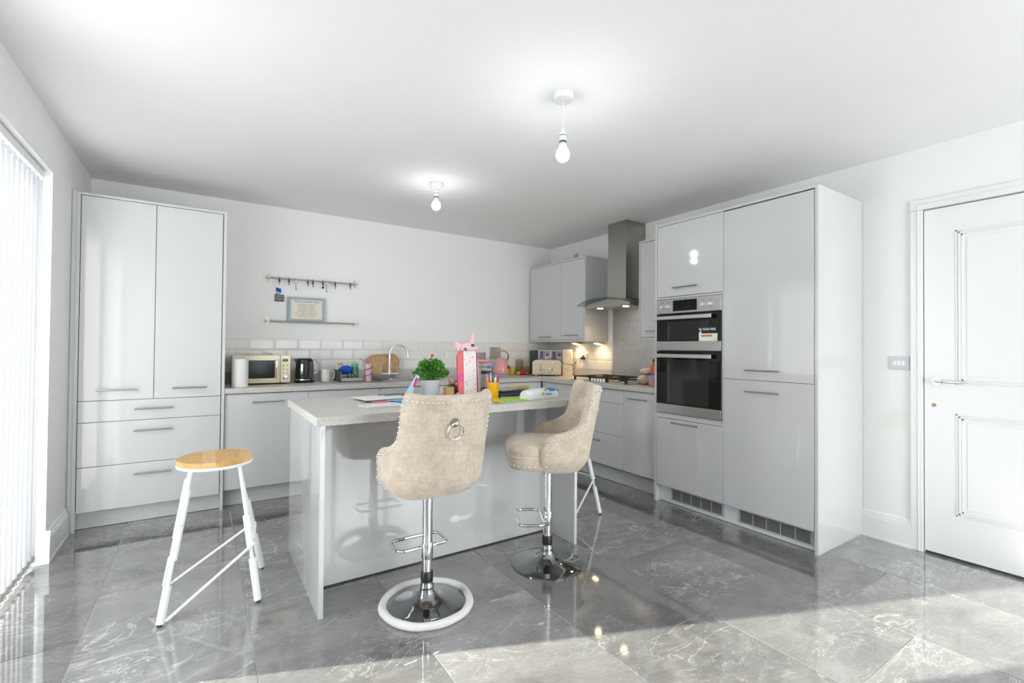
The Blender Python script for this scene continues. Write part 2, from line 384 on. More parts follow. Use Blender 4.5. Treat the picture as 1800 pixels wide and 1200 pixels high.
# unseen rear glazing behind the camera, added to let in more daylight
w2 = bpy.data.objects.new('added_rear_window', None); COL.objects.link(w2); w2.location = (-1.6, YR-.15, 0); struct(w2)
f = MB()
for x in (-2.9, -2.05, -1.21, -.37): f.box((x, YR-.2, 0), (x+.07, YR-.13, 2.25))
f.box((-2.83, YR-.2, 0), (-.37, YR-.13, .06)).box((-2.83, YR-.2, 2.18), (-.37, YR-.13, 2.25)); f.build('window_frame', UPVC, w2, .004)
for x in (-2.83, -1.98, -1.14): MB().box((x, YR-.17, .06), (x+.77, YR-.164, 2.18)).build('pane', GLASS, w2, smooth=0)

# vertical blind on the patio doors
bl = thing('vertical_blind', 'white vertical blind hanging in the patio doorway on the left', 'blind', (XL-.05, -1.7, OZ))
MB().box((XL-.075, OY0+.02, OZ-.045), (XL-.03, OY1-.012, OZ-.004)).build('headrail', UPVC, bl, .004)
bx = XL-.052; vm = hm = wm = None
yv = OY1-.055; k = 0; links = []
while yv > -2.345:
    if vm is None:
        vs_, fs_ = [], []
        for i in range(7):
            u = -.0445+.089*i/6; bow = .004*(1-(u/.0445)**2)
            vs_ += [(u, bow, -.055), (u, bow, -2.204)]
        fs_ = [(2*i, 2*i+1, 2*i+3, 2*i+2) for i in range(6)]
        v_ = MB().add(vs_, fs_).build('vane', VANE, bl, local=True); v_.location = (0, 0, 0); vm = v_
        h_ = MB().box((-.004, -.004, -.06), (.004, .004, -.035)).box((-.016, -.002, -.075), (.016, .003, -.055)).build('vane_hanger', UPVC, v_, local=True)
        wv = MB().box((-.0435, .003, -2.202), (.0435, .0065, -2.164)).build('bottom_weight', mat('blind_weight', (.42, .43, .42), .5), v_, local=True)
    else: v_ = copy_tree(vm, bl)
    ang = radians(72 if yv > -2.05 else 90)
    v_.location = (0, yv+1.7, 0); v_.rotation_euler = (0, 0, ang)
    links.append((yv, ang)); yv -= .078 if yv > -2.05 else .03; k += 1
ch = MB()
for side in (-1, 1):
    for (ya, aa), (yb, ab) in zip(links, links[1:]):
        pa = Vector((bx+side*.042*cos(aa), ya+side*.042*sin(aa), .038)); pb = Vector((bx+side*.042*cos(ab), yb+side*.042*sin(ab), .030))
        ch.tube([pa.lerp(pb, q)+Vector((0, 0, -.018*4*q*(1-q))) for q in (0, .25, .5, .75, 1)], .0017, 5)
ch.build('link_chain', UPVC, bl)['kind'] = 'stuff'

# ------------------------------------------------------------------ kitchen units
DG = .003       # gap between fronts
def bar_handle(parent, a, b, n, z):
    """bar handle in world coordinates, parented to a front"""
    a, b, n = Vector((*a, z)), Vector((*b, z)), Vector(n); d = (b-a).normalized(); L = (b-a).length
    h = MB().tube([a+n*.030, b+n*.030], .006, 10)
    for q in (.10, .90):
        p = a+d*L*q; h.tube([p, p+n*.030], .0042, 8)
    return h.build('handle', STEELH, parent)
class Unit:
    """cabinet whose front looks along -y (back run) or -x (right run); s runs along the front"""
    def __init__(u, name, label, cat, axis, s0, s1, depth_front, group=None, z0=0.):
        u.ax = axis; u.s0, u.s1, u.d = s0, s1, depth_front
        loc = ((s0+s1)/2, 0, z0) if axis == 'y' else (0, (s0+s1)/2, z0)
        u.t = thing(name, label, cat, loc, 0, group)
    def P(u, s, d, z): return (s, -d, z) if u.ax == 'y' else (-d, s, z)
    def box(u, name, s0, s1, d0, d1, z0, z1, material=None, bevel=.0015, parent=None):
        return MB().box(u.P(s0, d0, z0), u.P(s1, d1, z1)).build(name, material or CAB, parent or u.t, bevel)
    def body(u, s0, s1, d0, d1, z0, z1): return u.box('carcass', s0, s1, d0, d1, z0, z1, DARKGAP, 0)
    def front(u, name, s0, s1, z0, z1, hs=None, hz=None):
        o = u.box(name, s0+DG/2, s1-DG/2, u.d-.019, u.d, z0+DG/2, z1-DG/2)
        if hs:
            n = (0, -1, 0) if u.ax == 'y' else (-1, 0, 0)
            a, b = (((hs[0], -u.d), (hs[1], -u.d)) if u.ax == 'y' else ((-u.d, hs[0]), (-u.d, hs[1])))
            bar_handle(o, a, b, n, hz)
        return o
DL = .631; DR = .6345
# tall larder unit, left end of the back wall
u = Unit('larder_cabinet', 'tall grey gloss larder cabinet beside the patio blind, two doors above three drawers', 'cabinet', 'y', -4.487, -3.613, DL)
u.body(-4.43, -3.64, .01, DL-.021, .13, 2.23)
u.box('filler_strip', -4.485, -4.462, .02, DL-.004, 0, 2.262)
u.box('end_panel', -4.462, -4.442, .004, DL, 0, 2.253); u.box('end_panel', -3.634, -3.613, .004, DL, 0, 2.253)
u.box('top_panel', -4.442, -3.634, .004, DL, 2.236, 2.253)
u.front('door', -4.44, -4.040, .863, 2.234, (-4.347, -4.124), .935); u.front('door', -4.040, -3.637, .863, 2.234, (-3.932, -3.724), .936)
u.front('drawer', -4.44, -3.637, .720, .863, (-4.144, -3.925), .799); u.front('drawer', -4.44, -3.637, .424, .720, (-4.145, -3.927), .65); u.front('drawer', -4.44, -3.637, .126, .424, (-4.143, -3.927), .351)
u.box('plinth', -4.442, -3.634, DL-.09, DL-.07, .002, .128, CABM)
# base units along the back wall
lab = ['grey gloss base cabinet next to the larder, below the microwave', 'grey base cabinet below the mug and dish rack, behind the island', 'grey base cabinet below the sink tap, behind the island', 'grey base cabinet right of the sink, behind the plant and paper animal', 'grey base cabinet nearest the corner, below the pink kettle']
bs = [-3.612, -3.018, -2.424, -1.83, -1.236, -.66]
for i in range(5):
    a, b = bs[i], bs[i+1]
    u = Unit('base_cabinet', lab[i], 'cabinet', 'y', a, b, DL-.02)
    u.body(a+.002, b-.002, .01, DL-.041, .14, .873 if i != 2 else .70)
    c = (a+b)/2; u.front('door', a, b, .138, .868, (c-.112, c+.112), .803)
    u.box('plinth', a, b, DL-.11, DL-.09, .002, .137, CABM)
    if i == 4: u.box('corner_post', b+.001, -.6015, DL-.045, DL-.022, .138, .868)
# base units along the right wall
FR = .60
u = Unit('base_cabinet', 'narrow grey drawer and door cabinet in the corner, below the toaster', 'cabinet', 'x', -1.042, -.63, FR)
u.body(-1.04, -.632, .01, FR-.021, .14, .873); u.box('corner_post', -.678, -.63, FR-.03, FR-.001, .138, .868)
u.front('door', -1.042, -.68, .138, .868, (-.931, -.716), .800); u.box('plinth', -1.042, -.56, FR-.09, FR-.07, .002, .137, CABM)
u = Unit('drawer_cabinet', 'wide grey three drawer cabinet under the gas hob', 'cabinet', 'x', -1.83, -1.042, FR)
u.body(-1.828, -1.044, .01, FR-.021, .14, .868)
u.front('drawer', -1.83, -1.042, .742, .868); u.front('drawer', -1.83, -1.042, .446, .742, (-1.55, -1.32), .668); u.front('drawer', -1.83, -1.042, .152, .446, (-1.55, -1.32), .375)
u.box('plinth', -1.83, -1.042, FR-.09, FR-.07, .002, .15, CABM)
u = Unit('base_cabinet', 'slim grey base cabinet with one door left of the oven tower', 'cabinet', 'x', -2.202, -1.83, FR)
u.body(-2.2, -1.832, .01, FR-.021, .14, .873); u.front('door', -2.196, -1.83, .15, .868, (-2.112, -1.896), .805); u.box('plinth', -2.2, -1.83, FR-.09, FR-.07, .002, .148, CABM)
# wall cabinets
u = Unit('wall_cabinet', 'two door grey wall cabinet in the corner left of the cooker hood', 'cabinet', 'x', -1.035, -.02, .345, None, 1.315)
u.body(-1.0, -.04, .004, .323, 1.335, 2.215)
u.box('end_panel', -1.035, -1.015, .045, .345, 1.315, 2.237); u.box('end_panel', -.040, -.022, .004, .345, 1.315, 2.237)
u.box('scribe_strip', -1.033, -1.017, .002, .0445, 1.315, 2.236)
u.box('top_panel', -1.015, -.04, .004, .345, 2.219, 2.237); u.box('bottom_panel', -1.015, -.04, .004, .345, 1.315, 1.334)
u.front('door', -.628, -.042, 1.336, 2.217, (-.47, -.25), 1.372); u.front('door', -1.013, -.628, 1.336, 2.217, (-.93, -.71), 1.385)
u = Unit('wall_cabinet', 'slim grey wall cabinet between the cooker hood and the oven tower', 'cabinet', 'x', -2.2, -1.775, .345, None, 1.33)
u.body(-2.19, -1.80, .004, .323, 1.35, 2.23)
u.box('end_panel', -1.793, -1.775, .004, .345, 1.328, 2.250); u.box('top_panel', -2.2, -1.793, .004, .345, 2.232, 2.250); u.box('bottom_panel', -2.2, -1.793, .004, .345, 1.328, 1.346)
u.front('door', -2.198, -1.795, 1.348, 2.230, (-2.11, -1.885), 1.405)
# oven tower + fridge tower
def grille(u, s0, s1, z0, z1, d):
    g = u.box('vent_grille', s0, s1, d-.004, d+.004, z0, z1, VENT, .001)
    MB().box(u.P(s0+.012, d+.0042, z0+.010), u.P(s1-.012, d+.0050, z1-.010)).build('vent_opening', BLACK, g)
    sl = MB(); n = 10
    for i in range(n):
        z = z0+.012+(z1-z0-.024)*(i+.5)/n; sl.box(u.P(s0+.012, d+.005, z-.0009), u.P(s1-.012, d+.0062, z+.0009))
    for i in range(6):
        s = s0+.010+(s1-s0-.024)*i/5; sl.box(u.P(s, d+.0045, z0+.01), u.P(s+.005, d+.008, z1-.01))
    sl.build('vent_slats', VENT, g)['kind'] = 'stuff'
YTR, YTM, YTL = -3.438, -2.815, -2.203
u = Unit('oven_tower', 'tall grey gloss tower cabinet housing the built-in double oven', 'cabinet', 'x', YTM, YTL, DR)
u.body(YTM+.001, YTL-.022, .01, .05, .14, 2.23)
u.box('carcass', YTM+.001, YTL-.022, .05, DR-.021, .14, .67, DARKGAP, 0); u.box('carcass', YTM+.001, YTL-.022, .05, DR-.021, 1.68, 2.23, DARKGAP, 0)
u.box('end_panel', YTL-.020, YTL, .004, DR, 0, 2.261); u.box('top_panel', YTM+.0005, YTL-.020, .004, DR, 2.243, 2.261)
u.box('side_panel', YTM+.0005, YTM+.012, .05, DR-.003, .67, 1.68, CAB, 0)
u.front('door', YTM, YTL-.022, 1.662, 2.241, (-2.617, -2.392), 1.728)
u.box('rail', YTM+.013, YTL-.021, .3, DR-.008, 1.646, 1.661); u.box('rail', YTM+.013, YTL-.021, .3, DR-.008, .689, .7275)
u.front('door', YTM, YTL-.022, .140, .688, (-2.621, -2.386), .662)
u.box('plinth', YTM, YTL-.022, DR-.075, DR-.055, .002, .138, WHITE); grille(u, -2.795, -2.335, .03, .125, DR-.055+.004)
u = Unit('fridge_tower', 'tall two door grey gloss cabinet at the right end, beside the white door', 'cabinet', 'x', YTR, YTM, DR)
u.body(YTR+.022, YTM-.001, .01, DR-.021, .14, 2.23)
u.box('end_panel', YTR, YTR+.020, .004, DR, 0, 2.261); u.box('top_panel', YTR+.020, YTM-.0005, .004, DR, 2.243, 2.261)
u.front('door', YTR+.022, YTM, 1.036, 2.236, (-3.215, -2.987), 1.104); u.front('door', YTR+.022, YTM, .138, 1.036, (-3.215, -2.987), .960)
u.box('plinth', YTR+.020, YTM, DR-.075, DR-.055, .002, .136, WHITE); grille(u, -3.39, -2.905, .03, .125, DR-.055+.004)

# double oven
ov = thing('double_oven', 'built-in stainless steel double oven with black glass doors', 'oven', (-DR, -2.52, .728))
OX = -DR-.004; OA, OB = -2.801, -2.226
MB().box((-.10, OA+.01, .735), (OX+.03, OB-.01, 1.63)).build('oven_body', DARKGREY, ov)
MB().box((OX+.03, OA, 1.527), (OX, OB, 1.643)).build('control_panel', STEEL, ov, .002)
MB().box((OX, -2.600, 1.543), (OX-.0012, -2.385, 1.628)).build('display', BLACKG, ov)
for y in (-2.286, -2.340, -2.657, -2.715):
    k_ = MB().lathe([(.0165, 0), (.0165, -.004), (.0145, -.006), (.0135, -.022), (.012, -.024), (0, -.024)], (OX, y, 1.580), 24, 'x').build('knob', mat('knob_silver', (.78, .78, .78), .3, .6), ov)
    MB().box((OX-.0003, y-.003, 1.610), (OX-.0012, y+.003, 1.617)).build('symbol', INK, ov)
text('oven_marking', 'AEG', .012, (OX-.001, -2.50, 1.629), (0, -1, 0), (0, 0, 1), INK, ov)
text('display_digits', '- -:- -', .016, (OX-.0016, -2.52, 1.568), (0, -1, 0), (0, 0, 1), mat('dim_display', (.25, .32, .34), .4), ov)
def oven_door(z0, z1, trim):
    d = MB().box((OX+.03, OA, z0), (OX, OB, z1)).build('oven_door', BLACKG, ov, .002)
    MB().box((OX, OA, z0), (OX-.004, OB, z0+trim)).build('lower_trim', STEEL, d, .001)
    MB().box((OX, OA+.10, z0+trim+.012), (OX-.0006, OB-.105, z1-.06)).build('door_window', mat('oven_window_glass', (.030, .030, .032), .06, spec=.4), d, 0)
    h = MB().box((OX-.034, OA+.055, z1-.046), (OX-.046, OB, z1-.017)).build('handle', mat('handle_silver', (.62, .60, .58), .35, .8), d, .003)
    for y in (OA+.08, OB-.03): MB().box((OX, y-.008, z1-.038), (OX-.036, y+.008, z1-.025)).build('handle_mount', BLACK, h)
    MB().box((OX-.0008, OB-.115-.005, z0+trim+.02), (OX-.0014, OB-.115, z1-.09)).build('shelf_runner', mat('runner_grey', (.16, .16, .165), .4, .5), d)
    return d
od = oven_door(1.233, 1.522, .072); oven_door(.732, 1.222, .072)
stk = MB().box((OX-.0007, -2.772, 1.306), (OX-.0018, -2.620, 1.362)).build('sticker', PAPER, ov)
MB().box((OX-.0006, -2.765, 1.3625), (OX-.0014, -2.618, 1.408)).build('sticker_top', BLACK, stk)
text('sticker_digit', '2', .052, (OX-.002, -2.632, 1.364), (0, -1, 0), (0, 0, 1), PAPER, stk, bold=True)
text('sticker_words', 'YEARS FREE', .021, (OX-.002, -2.704, 1.386), (0, -1, 0), (0, 0, 1), PAPER, stk, bold=True)
MB().box((OX-.0019, -2.730, 1.338), (OX-.0024, -2.640, 1.352)).build('sticker_bar', ORANGE, stk)
text('sticker_small', 'AEG', .011, (OX-.002, -2.752, 1.312), (0, -1, 0), (0, 0, 1), ORANGE, stk)

# ------------------------------------------------------------------ worktop, upstand, tiles, splashback
WZ0, WZ1 = .875, .915
wt = thing('worktop', 'L shaped pale stone-effect worktop running along the back and right walls', 'worktop', (-2.0, -.3, WZ1))
SX0, SX1, SY0, SY1 = -2.33, -1.93, -.54, -.215       # sink cut-out
w = MB().box((-3.611, -DL, WZ0), (SX0, 0-.001, WZ1)).box((SX1, -DL, WZ0), (-DL, -.001, WZ1)).box((SX0, -DL, WZ0), (SX1, SY0, WZ1)).box((SX0, SY1, WZ0), (SX1, -.001, WZ1))
w.box((-DL, -2.201, WZ0), (-.001, -.001, WZ1)); w.build('worktop_slab', LAM, wt, 0)
MB().box((-3.611, -.018, WZ1+.0003), (-.02, -.001, 1.008)).box((-.018, -1.108, WZ1+.0003), (-.001, -.001, 1.008)).build('upstand', LAM, wt, .001)
def wall_tile(parent, key, w, h, axis, first={}):
    k = (round(w, 3), round(h, 3), axis)
    if k not in first:
        b_, d0, d1 = min(.012, w*.3), .0055, .0082
        P = (lambda s, d, z: (s, -d, z)) if axis == 'y' else (lambda s, d, z: (-d, s, z))
        o_, i_ = [(-w/2, -h/2), (w/2, -h/2), (w/2, h/2), (-w/2, h/2)], [(-w/2+b_, -h/2+.012), (w/2-b_, -h/2+.012), (w/2-b_, h/2-.012), (-w/2+b_, h/2-.012)]
        vs_ = [P(s, 0, z) for s, z in o_]+[P(s, d0, z) for s, z in o_]+[P(s, d1, z) for s, z in i_]
        fs_ = [(8, 9, 10, 11)]+[(a, (a+1) % 4, 4+(a+1) % 4, 4+a) for a in range(4)]+[(4+a, 4+(a+1) % 4, 8+(a+1) % 4, 8+a) for a in range(4)]
        o = MB().add(vs_, fs_).build('wall_tile', TILE, None, smooth=0); first[k] = o.data
    else:
        o = bpy.data.objects.new('wall_tile', first[k]); COL.objects.link(o)
    o.parent = parent; return o
gb = MB().box((-3.611, -.0035, 1.0085), (-.001, 0, 1.306)).build('tile_grout', GROUTW, wb)
gr = MB().box((-.0035, -1.108, 1.0085), (0, -.001, 1.306)).box((-.0035, -1.108, 1.306), (0, -1.036, 1.70)).build('tile_grout', GROUTW, wr)
for r in range(3):
    z = 1.3045-.0990*(r+.5); shift = 0 if r % 2 == 0 else .1015
    for k in range(-2, 19):
        a = -3.6145+.203*k+.0015+shift; b = a+.200; a, b = max(a, -3.611), min(b, -.011)
        if b-a > .02: o = wall_tile(wb, r, b-a, .0965, 'y'); o.location = ((a+b)/2, 0, z)
for r in range(-4, 3):
    z = 1.3045-.0990*(r+.5); shift = 0 if r % 2 == 0 else .1015
    for k in range(-1, 7):
        b = -.011-.203*k+shift-.0015; a = b-.200; a, b = max(a, -1.106), min(b, -.011 if r >= 0 else -1.038)
        if b-a > .015: o = wall_tile(wr, r, b-a, .0965, 'x'); o.location = (0, (a+b)/2, z)
tag(MB().box((-.006, -2.2, .9155), (-.0005, -1.11, 1.72)).build('splashback', SPLASH, None, .001), 'brushed steel splashback sheet on the wall behind the hob', 'splashback')

# sink, tap
sk = thing('sink', 'stainless steel inset sink with drainer below the chrome tap', 'sink', (-2.3, -.34, WZ1))
s = MB()
s.box((-2.86, -.57, WZ1), (SX0-.0, -.11, WZ1+.004)).box((SX1, -.57, WZ1), (-1.87, -.11, WZ1+.004)).box((SX0, -.57, WZ1), (SX1, SY0, WZ1+.004)).box((SX0, SY1, WZ1), (SX1, -.11, WZ1+.004))
for k in range(9): s.box((-2.80, -.52+.045*k, WZ1+.004), (-2.40, -.505+.045*k, WZ1+.0055))
s.build('sink_rim', STEEL, sk, .0015)
MB().box((SX0, SY0, .74), (SX1, SY1, .743)).box((SX0, SY0, .74), (SX0+.002, SY1, WZ1+.002)).box((SX1-.002, SY0, .74), (SX1, SY1, WZ1+.002)).box((SX0, SY0, .74), (SX1, SY0+.002, WZ1+.002)).box((SX0, SY1-.002, .74), (SX1, SY1, WZ1+.002)).build('bowl', STEEL, sk)
tp = thing('kitchen_tap', 'chrome swan neck mixer tap with two lever handles', 'tap', (-2.185, -.175, WZ1+.004))
tz = WZ1+.0045
MB().lathe([(.026, 0), (.026, .01), (.020, .02), (.019, .075), (.0135, .09)], (-2.185, -.175, tz), 20).build('tap_body', CHROME, tp)
MB().tube([(-2.185, -.175, tz+.08), (-2.185, -.175, tz+.25)] + arc((-2.095, -.190, tz+.25), .092, pi, .12, 14) + [(-1.999, -.190, tz+.215)], .0105, 14).build('spout', CHROME, tp)
for sx in (-1, 1):
    b_ = MB().tube([(-2.185, -.175, tz+.05), (-2.185+sx*.085, -.175, tz+.05)], .012, 14).build('valve', CHROME, tp)
    MB().tube([(-2.185+sx*.078, -.175, tz+.055), (-2.185+sx*.078, -.175, tz+.125)], .0045, 8).build('lever', CHROME, b_)

# ------------------------------------------------------------------ hob and hood
hb = thing('gas_hob', 'five burner gas hob with black cast iron pan supports', 'hob', (-.32, -1.45, WZ1))
HZ = WZ1+.0005; HA, HB = -1.80, -1.07
MB().box((-.575, HA, HZ), (-.075, HB, HZ+.008)).build('hob_plate', STEEL, hb, .003)
for (x, y, r) in ((-.20, -1.25, .038), (-.43, -1.25, .045), (-.27, -1.455, .062), (-.20, -1.665, .045), (-.43, -1.665, .038)):
    b_ = MB().lathe([(r+.014, 0), (r+.012, .010), (r, .014)], (x, y, HZ+.008), 20).build('burner', STEEL, hb)
    MB().lathe([(r-.004, 0), (r-.002, .008), (r*.7, .011), (0, .011)], (x, y, HZ+.022), 20).build('burner_cap', IRON, b_)
for y0, y1 in ((-1.80, -1.565), (-1.555, -1.345), (-1.335, -1.105)):
    g = MB(); z = HZ+.048; x0, x1 = -.54, -.10
    for p, q in (((x0, y0), (x1, y0)), ((x0, y1), (x1, y1)), ((x0, y0), (x0, y1)), ((x1, y0), (x1, y1)), ((x0, (y0+y1)/2), (x0+.15, (y0+y1)/2)), ((x1, (y0+y1)/2), (x1-.15, (y0+y1)/2)), (((x0+x1)/2, y0), ((x0+x1)/2, y0+.06)), (((x0+x1)/2, y1), ((x0+x1)/2, y1-.06)), ((x0+.11, y0), (x0+.11, y0+.06)), ((x0+.11, y1), (x0+.11, y1-.06))):
        g.box((min(p[0], q[0])-.006, min(p[1], q[1])-.006, z-.010), (max(p[0], q[0])+.006, max(p[1], q[1])+.006, z))
    for x in (x0, x1):
        for y in (y0, y1): g.box((x-.009, y-.009, HZ+.008), (x+.009, y+.009, z))
    g.build('pan_support', IRON, hb, .002)
for y in (-1.375, -1.415, -1.455, -1.495, -1.535):
    MB().lathe([(.017, 0), (.017, .004), (.0145, .006), (.013, .026), (.012, .028), (0, .028)], (-.553, y, HZ+.008), 18).build('knob', mat('knob_silver'), hb)
hh = thing('cooker_hood', 'stainless steel chimney cooker hood with curved glass canopy', 'cooker hood', (-.15, -1.43, 1.66))
MB().box((-.285, -1.557, 1.70), (-.008, -1.303, 2.14)).build('lower_chimney', HOODM, hh, .001)
MB().box((-.281, -1.553, 2.14), (-.008, -1.307, H-.001)).build('upper_chimney', HOODM, hh, .001)
vs_, fs_ = [], []; N = 24
for i in range(N+1):
    q = -1+2*i/N; y = -1.43+.385*q; zz = 1.742-.060*q*q
    fx = -.47-.05*(1-q*q)
    vs_ += [(fx, y, zz), (-.012, y, zz), (fx, y, zz+.006), (-.012, y, zz+.006)]
for i in range(N):
    a, b = 4*i, 4*i+4; fs_ += [(a, b, b+1, a+1), (a+2, a+3, b+3, b+2), (a, a+2, b+2, b), (a+1, b+1, b+3, a+3)]
fs_ += [(0, 1, 3, 2), (4*N, 4*N+2, 4*N+3, 4*N+1)]
cn = MB().add(vs_, fs_).build('glass_canopy', CANOPY, hh, smooth=0)
ed = [(vs_[4*i][0], vs_[4*i][1], vs_[4*i][2]+.003) for i in range(N+1)]
MB().tube(ed, .0035, 6).build('canopy_edge', SKYPANE, cn)
MB().prism([(-.30, 1.655), (.30, 1.655), (.30, 1.690), (.18, 1.715), (0, 1.735), (-.18, 1.715), (-.30, 1.690)], .41, ((-.012, -1.43, 0), (0, 1, 0), (0, 0, 1), (-1, 0, 0))).build('hood_body', HOODM, hh, .003)
MB().box((-.385, -1.69, 1.653), (-.05, -1.17, 1.656)).build('grease_filter', STEEL, hh)
for k in range(5): MB().lathe([(.006, 0), (.006, -.003), (0, -.003)], (-.4225, -1.48+.025*k, 1.69), 12, 'x').build('button', STEELH, hh)
WARM = mat('warm_lamp', (1, .8, .5), .5, emit=(1, .68, .32), es=9)
for y in (-1.27, -1.62):
    l_ = MB().lathe([(.030, 0), (.030, -.003), (0, -.003)], (-.35, y, 1.653), 20).build('hood_lamp', WARM, hh)
def spot(name, loc, power, size=.03, angle=100, target=(0, 0, -1), col=(1, .70, .40)):
    d = bpy.data.lights.new(name, 'SPOT'); d.energy = power; d.color = col; d.shadow_soft_size = size; d.spot_size = radians(angle); d.spot_blend = .6
    o = bpy.data.objects.new(name, d); COL.objects.link(o); o.location = loc; o.rotation_euler = Vector(target).to_track_quat('-Z', 'Y').to_euler()
spot('hood_light', (-.35, -1.27, 1.645), 2.2, angle=130); spot('hood_light', (-.35, -1.62, 1.645), 2.2, angle=130)
# under cabinet lights
for y, lb in ((-.60, 'wedge shaped under-cabinet light nearer the corner, glowing warm'), (-.965, 'wedge shaped under-cabinet light nearer the hob, glowing warm')):
    t_ = thing('cabinet_light', lb, 'light', (-.10, y, 1.315), 0, 'under-cabinet lights')
    MB().prism([(-.04, 1.3147), (-.155, 1.3147), (-.155, 1.3075), (-.06, 1.285), (-.04, 1.285)], .11, ((0, y-.055, 0), (1, 0, 0), (0, 0, 1), (0, 1, 0))).build('light_body', STEEL, t_, .001)
    MB().box((-.058, y-.035, 1.2835), (-.042, y+.035, 1.285)).build('light_lens', WARM, t_)
    MB().add([(-.0615, y-.035, 1.2846), (-.0615, y+.035, 1.2846), (-.12, y+.035, 1.2986), (-.12, y-.035, 1.2986)], [(0, 1, 2, 3)]).build('light_diffuser', WARM, t_, smooth=0)
    spot('cabinet_light_beam', (-.085, y, 1.280), .8, .025, 140, (.15, 0, -1))

# ------------------------------------------------------------------ island
IX0, IX1, IY0, IY1 = -3.303, -1.753, -2.52, -1.66
isl = thing('kitchen_island', 'grey gloss island base with end panels on the kitchen floor', 'island', ((IX0+IX1)/2, -2.1, 0))
MB().box((IX0, IY0, 0), (IX0+.022, IY1+.01, .878)).build('end_panel', CAB, isl, .0015)
MB().box((IX1-.022, IY0, 0), (IX1, IY1+.01, .878)).build('end_panel', CAB, isl, .0015)
MB().box((IX0+.0225, -2.236, .008), (IX1-.0225, -2.216, .878)).build('back_panel', CAB, isl, .001)
MB().box((IX0+.024, -2.21, .14), (IX1-.024, -1.71, .876)).build('carcass', DARKGAP, isl)
n = 3; wd_ = (IX1-IX0-.048)/n
for k in range(n):
    a = IX0+.024+wd_*k; d_ = MB().box((a+.002, -1.709, .14), (a+wd_-.002, -1.69, .872)).build('door', CAB, isl, .0015)
    bar_handle(d_, (a+wd_*.3, -1.69), (a+wd_*.7, -1.69), (0, 1, 0), .80)
MB().box((IX0+.024, -1.78, .002), (IX1-.024, -1.765, .138)).build('plinth', CABM, isl)
it = tag(MB().box((IX0-.018, IY0-.004, .8785), (IX1+.018, IY1, .919)).build('island_worktop', LAM, None, .0008), 'pale stone-effect worktop on the island, strewn with papers', 'worktop')
IZ = .9195

# ------------------------------------------------------------------ velvet bar chairs
TMAX = 100.
def interp(x, pts):
    if x <= pts[0][0]: return pts[0][1]
    for (a0, b0), (a1, b1) in zip(pts, pts[1:]):
        if x <= a1:
            q = (x-a0)/(a1-a0); q = q*q*(3-2*q)*.35+q*.65; return b0+(b1-b0)*q
    return pts[-1][1]
RIM = [(0, 1.020), (30, 1.026), (47, 1.036), (51, 1.030), (53.5, 1.005), (55, .96), (56.5, .91), (58.5, .872), (62, .838), (68, .812), (76, .793), (86, .776), (94, .760), (98, .745), (100, .712)]
def shell_point(t, v, inner):
    """t: angle from the back (deg), v: 0 bottom .. 1 top edge"""
    at = abs(t); sg = 1 if t >= 0 else -1
    zt = interp(at, RIM); zb = .566
    z = zb+(zt-zb)*v
    hq = max(0, (z-.60)/.43)                      # lean / flare with height
    a = .234+.020*hq; b = .215+.080*hq**1.1
    if at <= 90:
        e = 3.3; c_, s_ = cos(radians(at)), sin(radians(at))
        x = a*s_**(2/e); y = -b*c_**(2/e)
    else:
        q = (at-90)/10; x = a*(1-.02*q*q); y = .055*q
    h0 = (z-zb)/.085
    if h0 < 1:
        k = 1-.20*(1-h0)**2; x *= k; y *= k
    if inner:
        th = .046
        nx, ny = (x, y) if at <= 90 else (1, 0)
        ln = math.hypot(nx, ny) or 1
        x -= th*nx/ln; y -= th*ny/ln
    return Vector((sg*x, y, z))
BUTTONS = [(-24, .84), (24, .84), (0, .68), (-26, .52), (26, .52)]
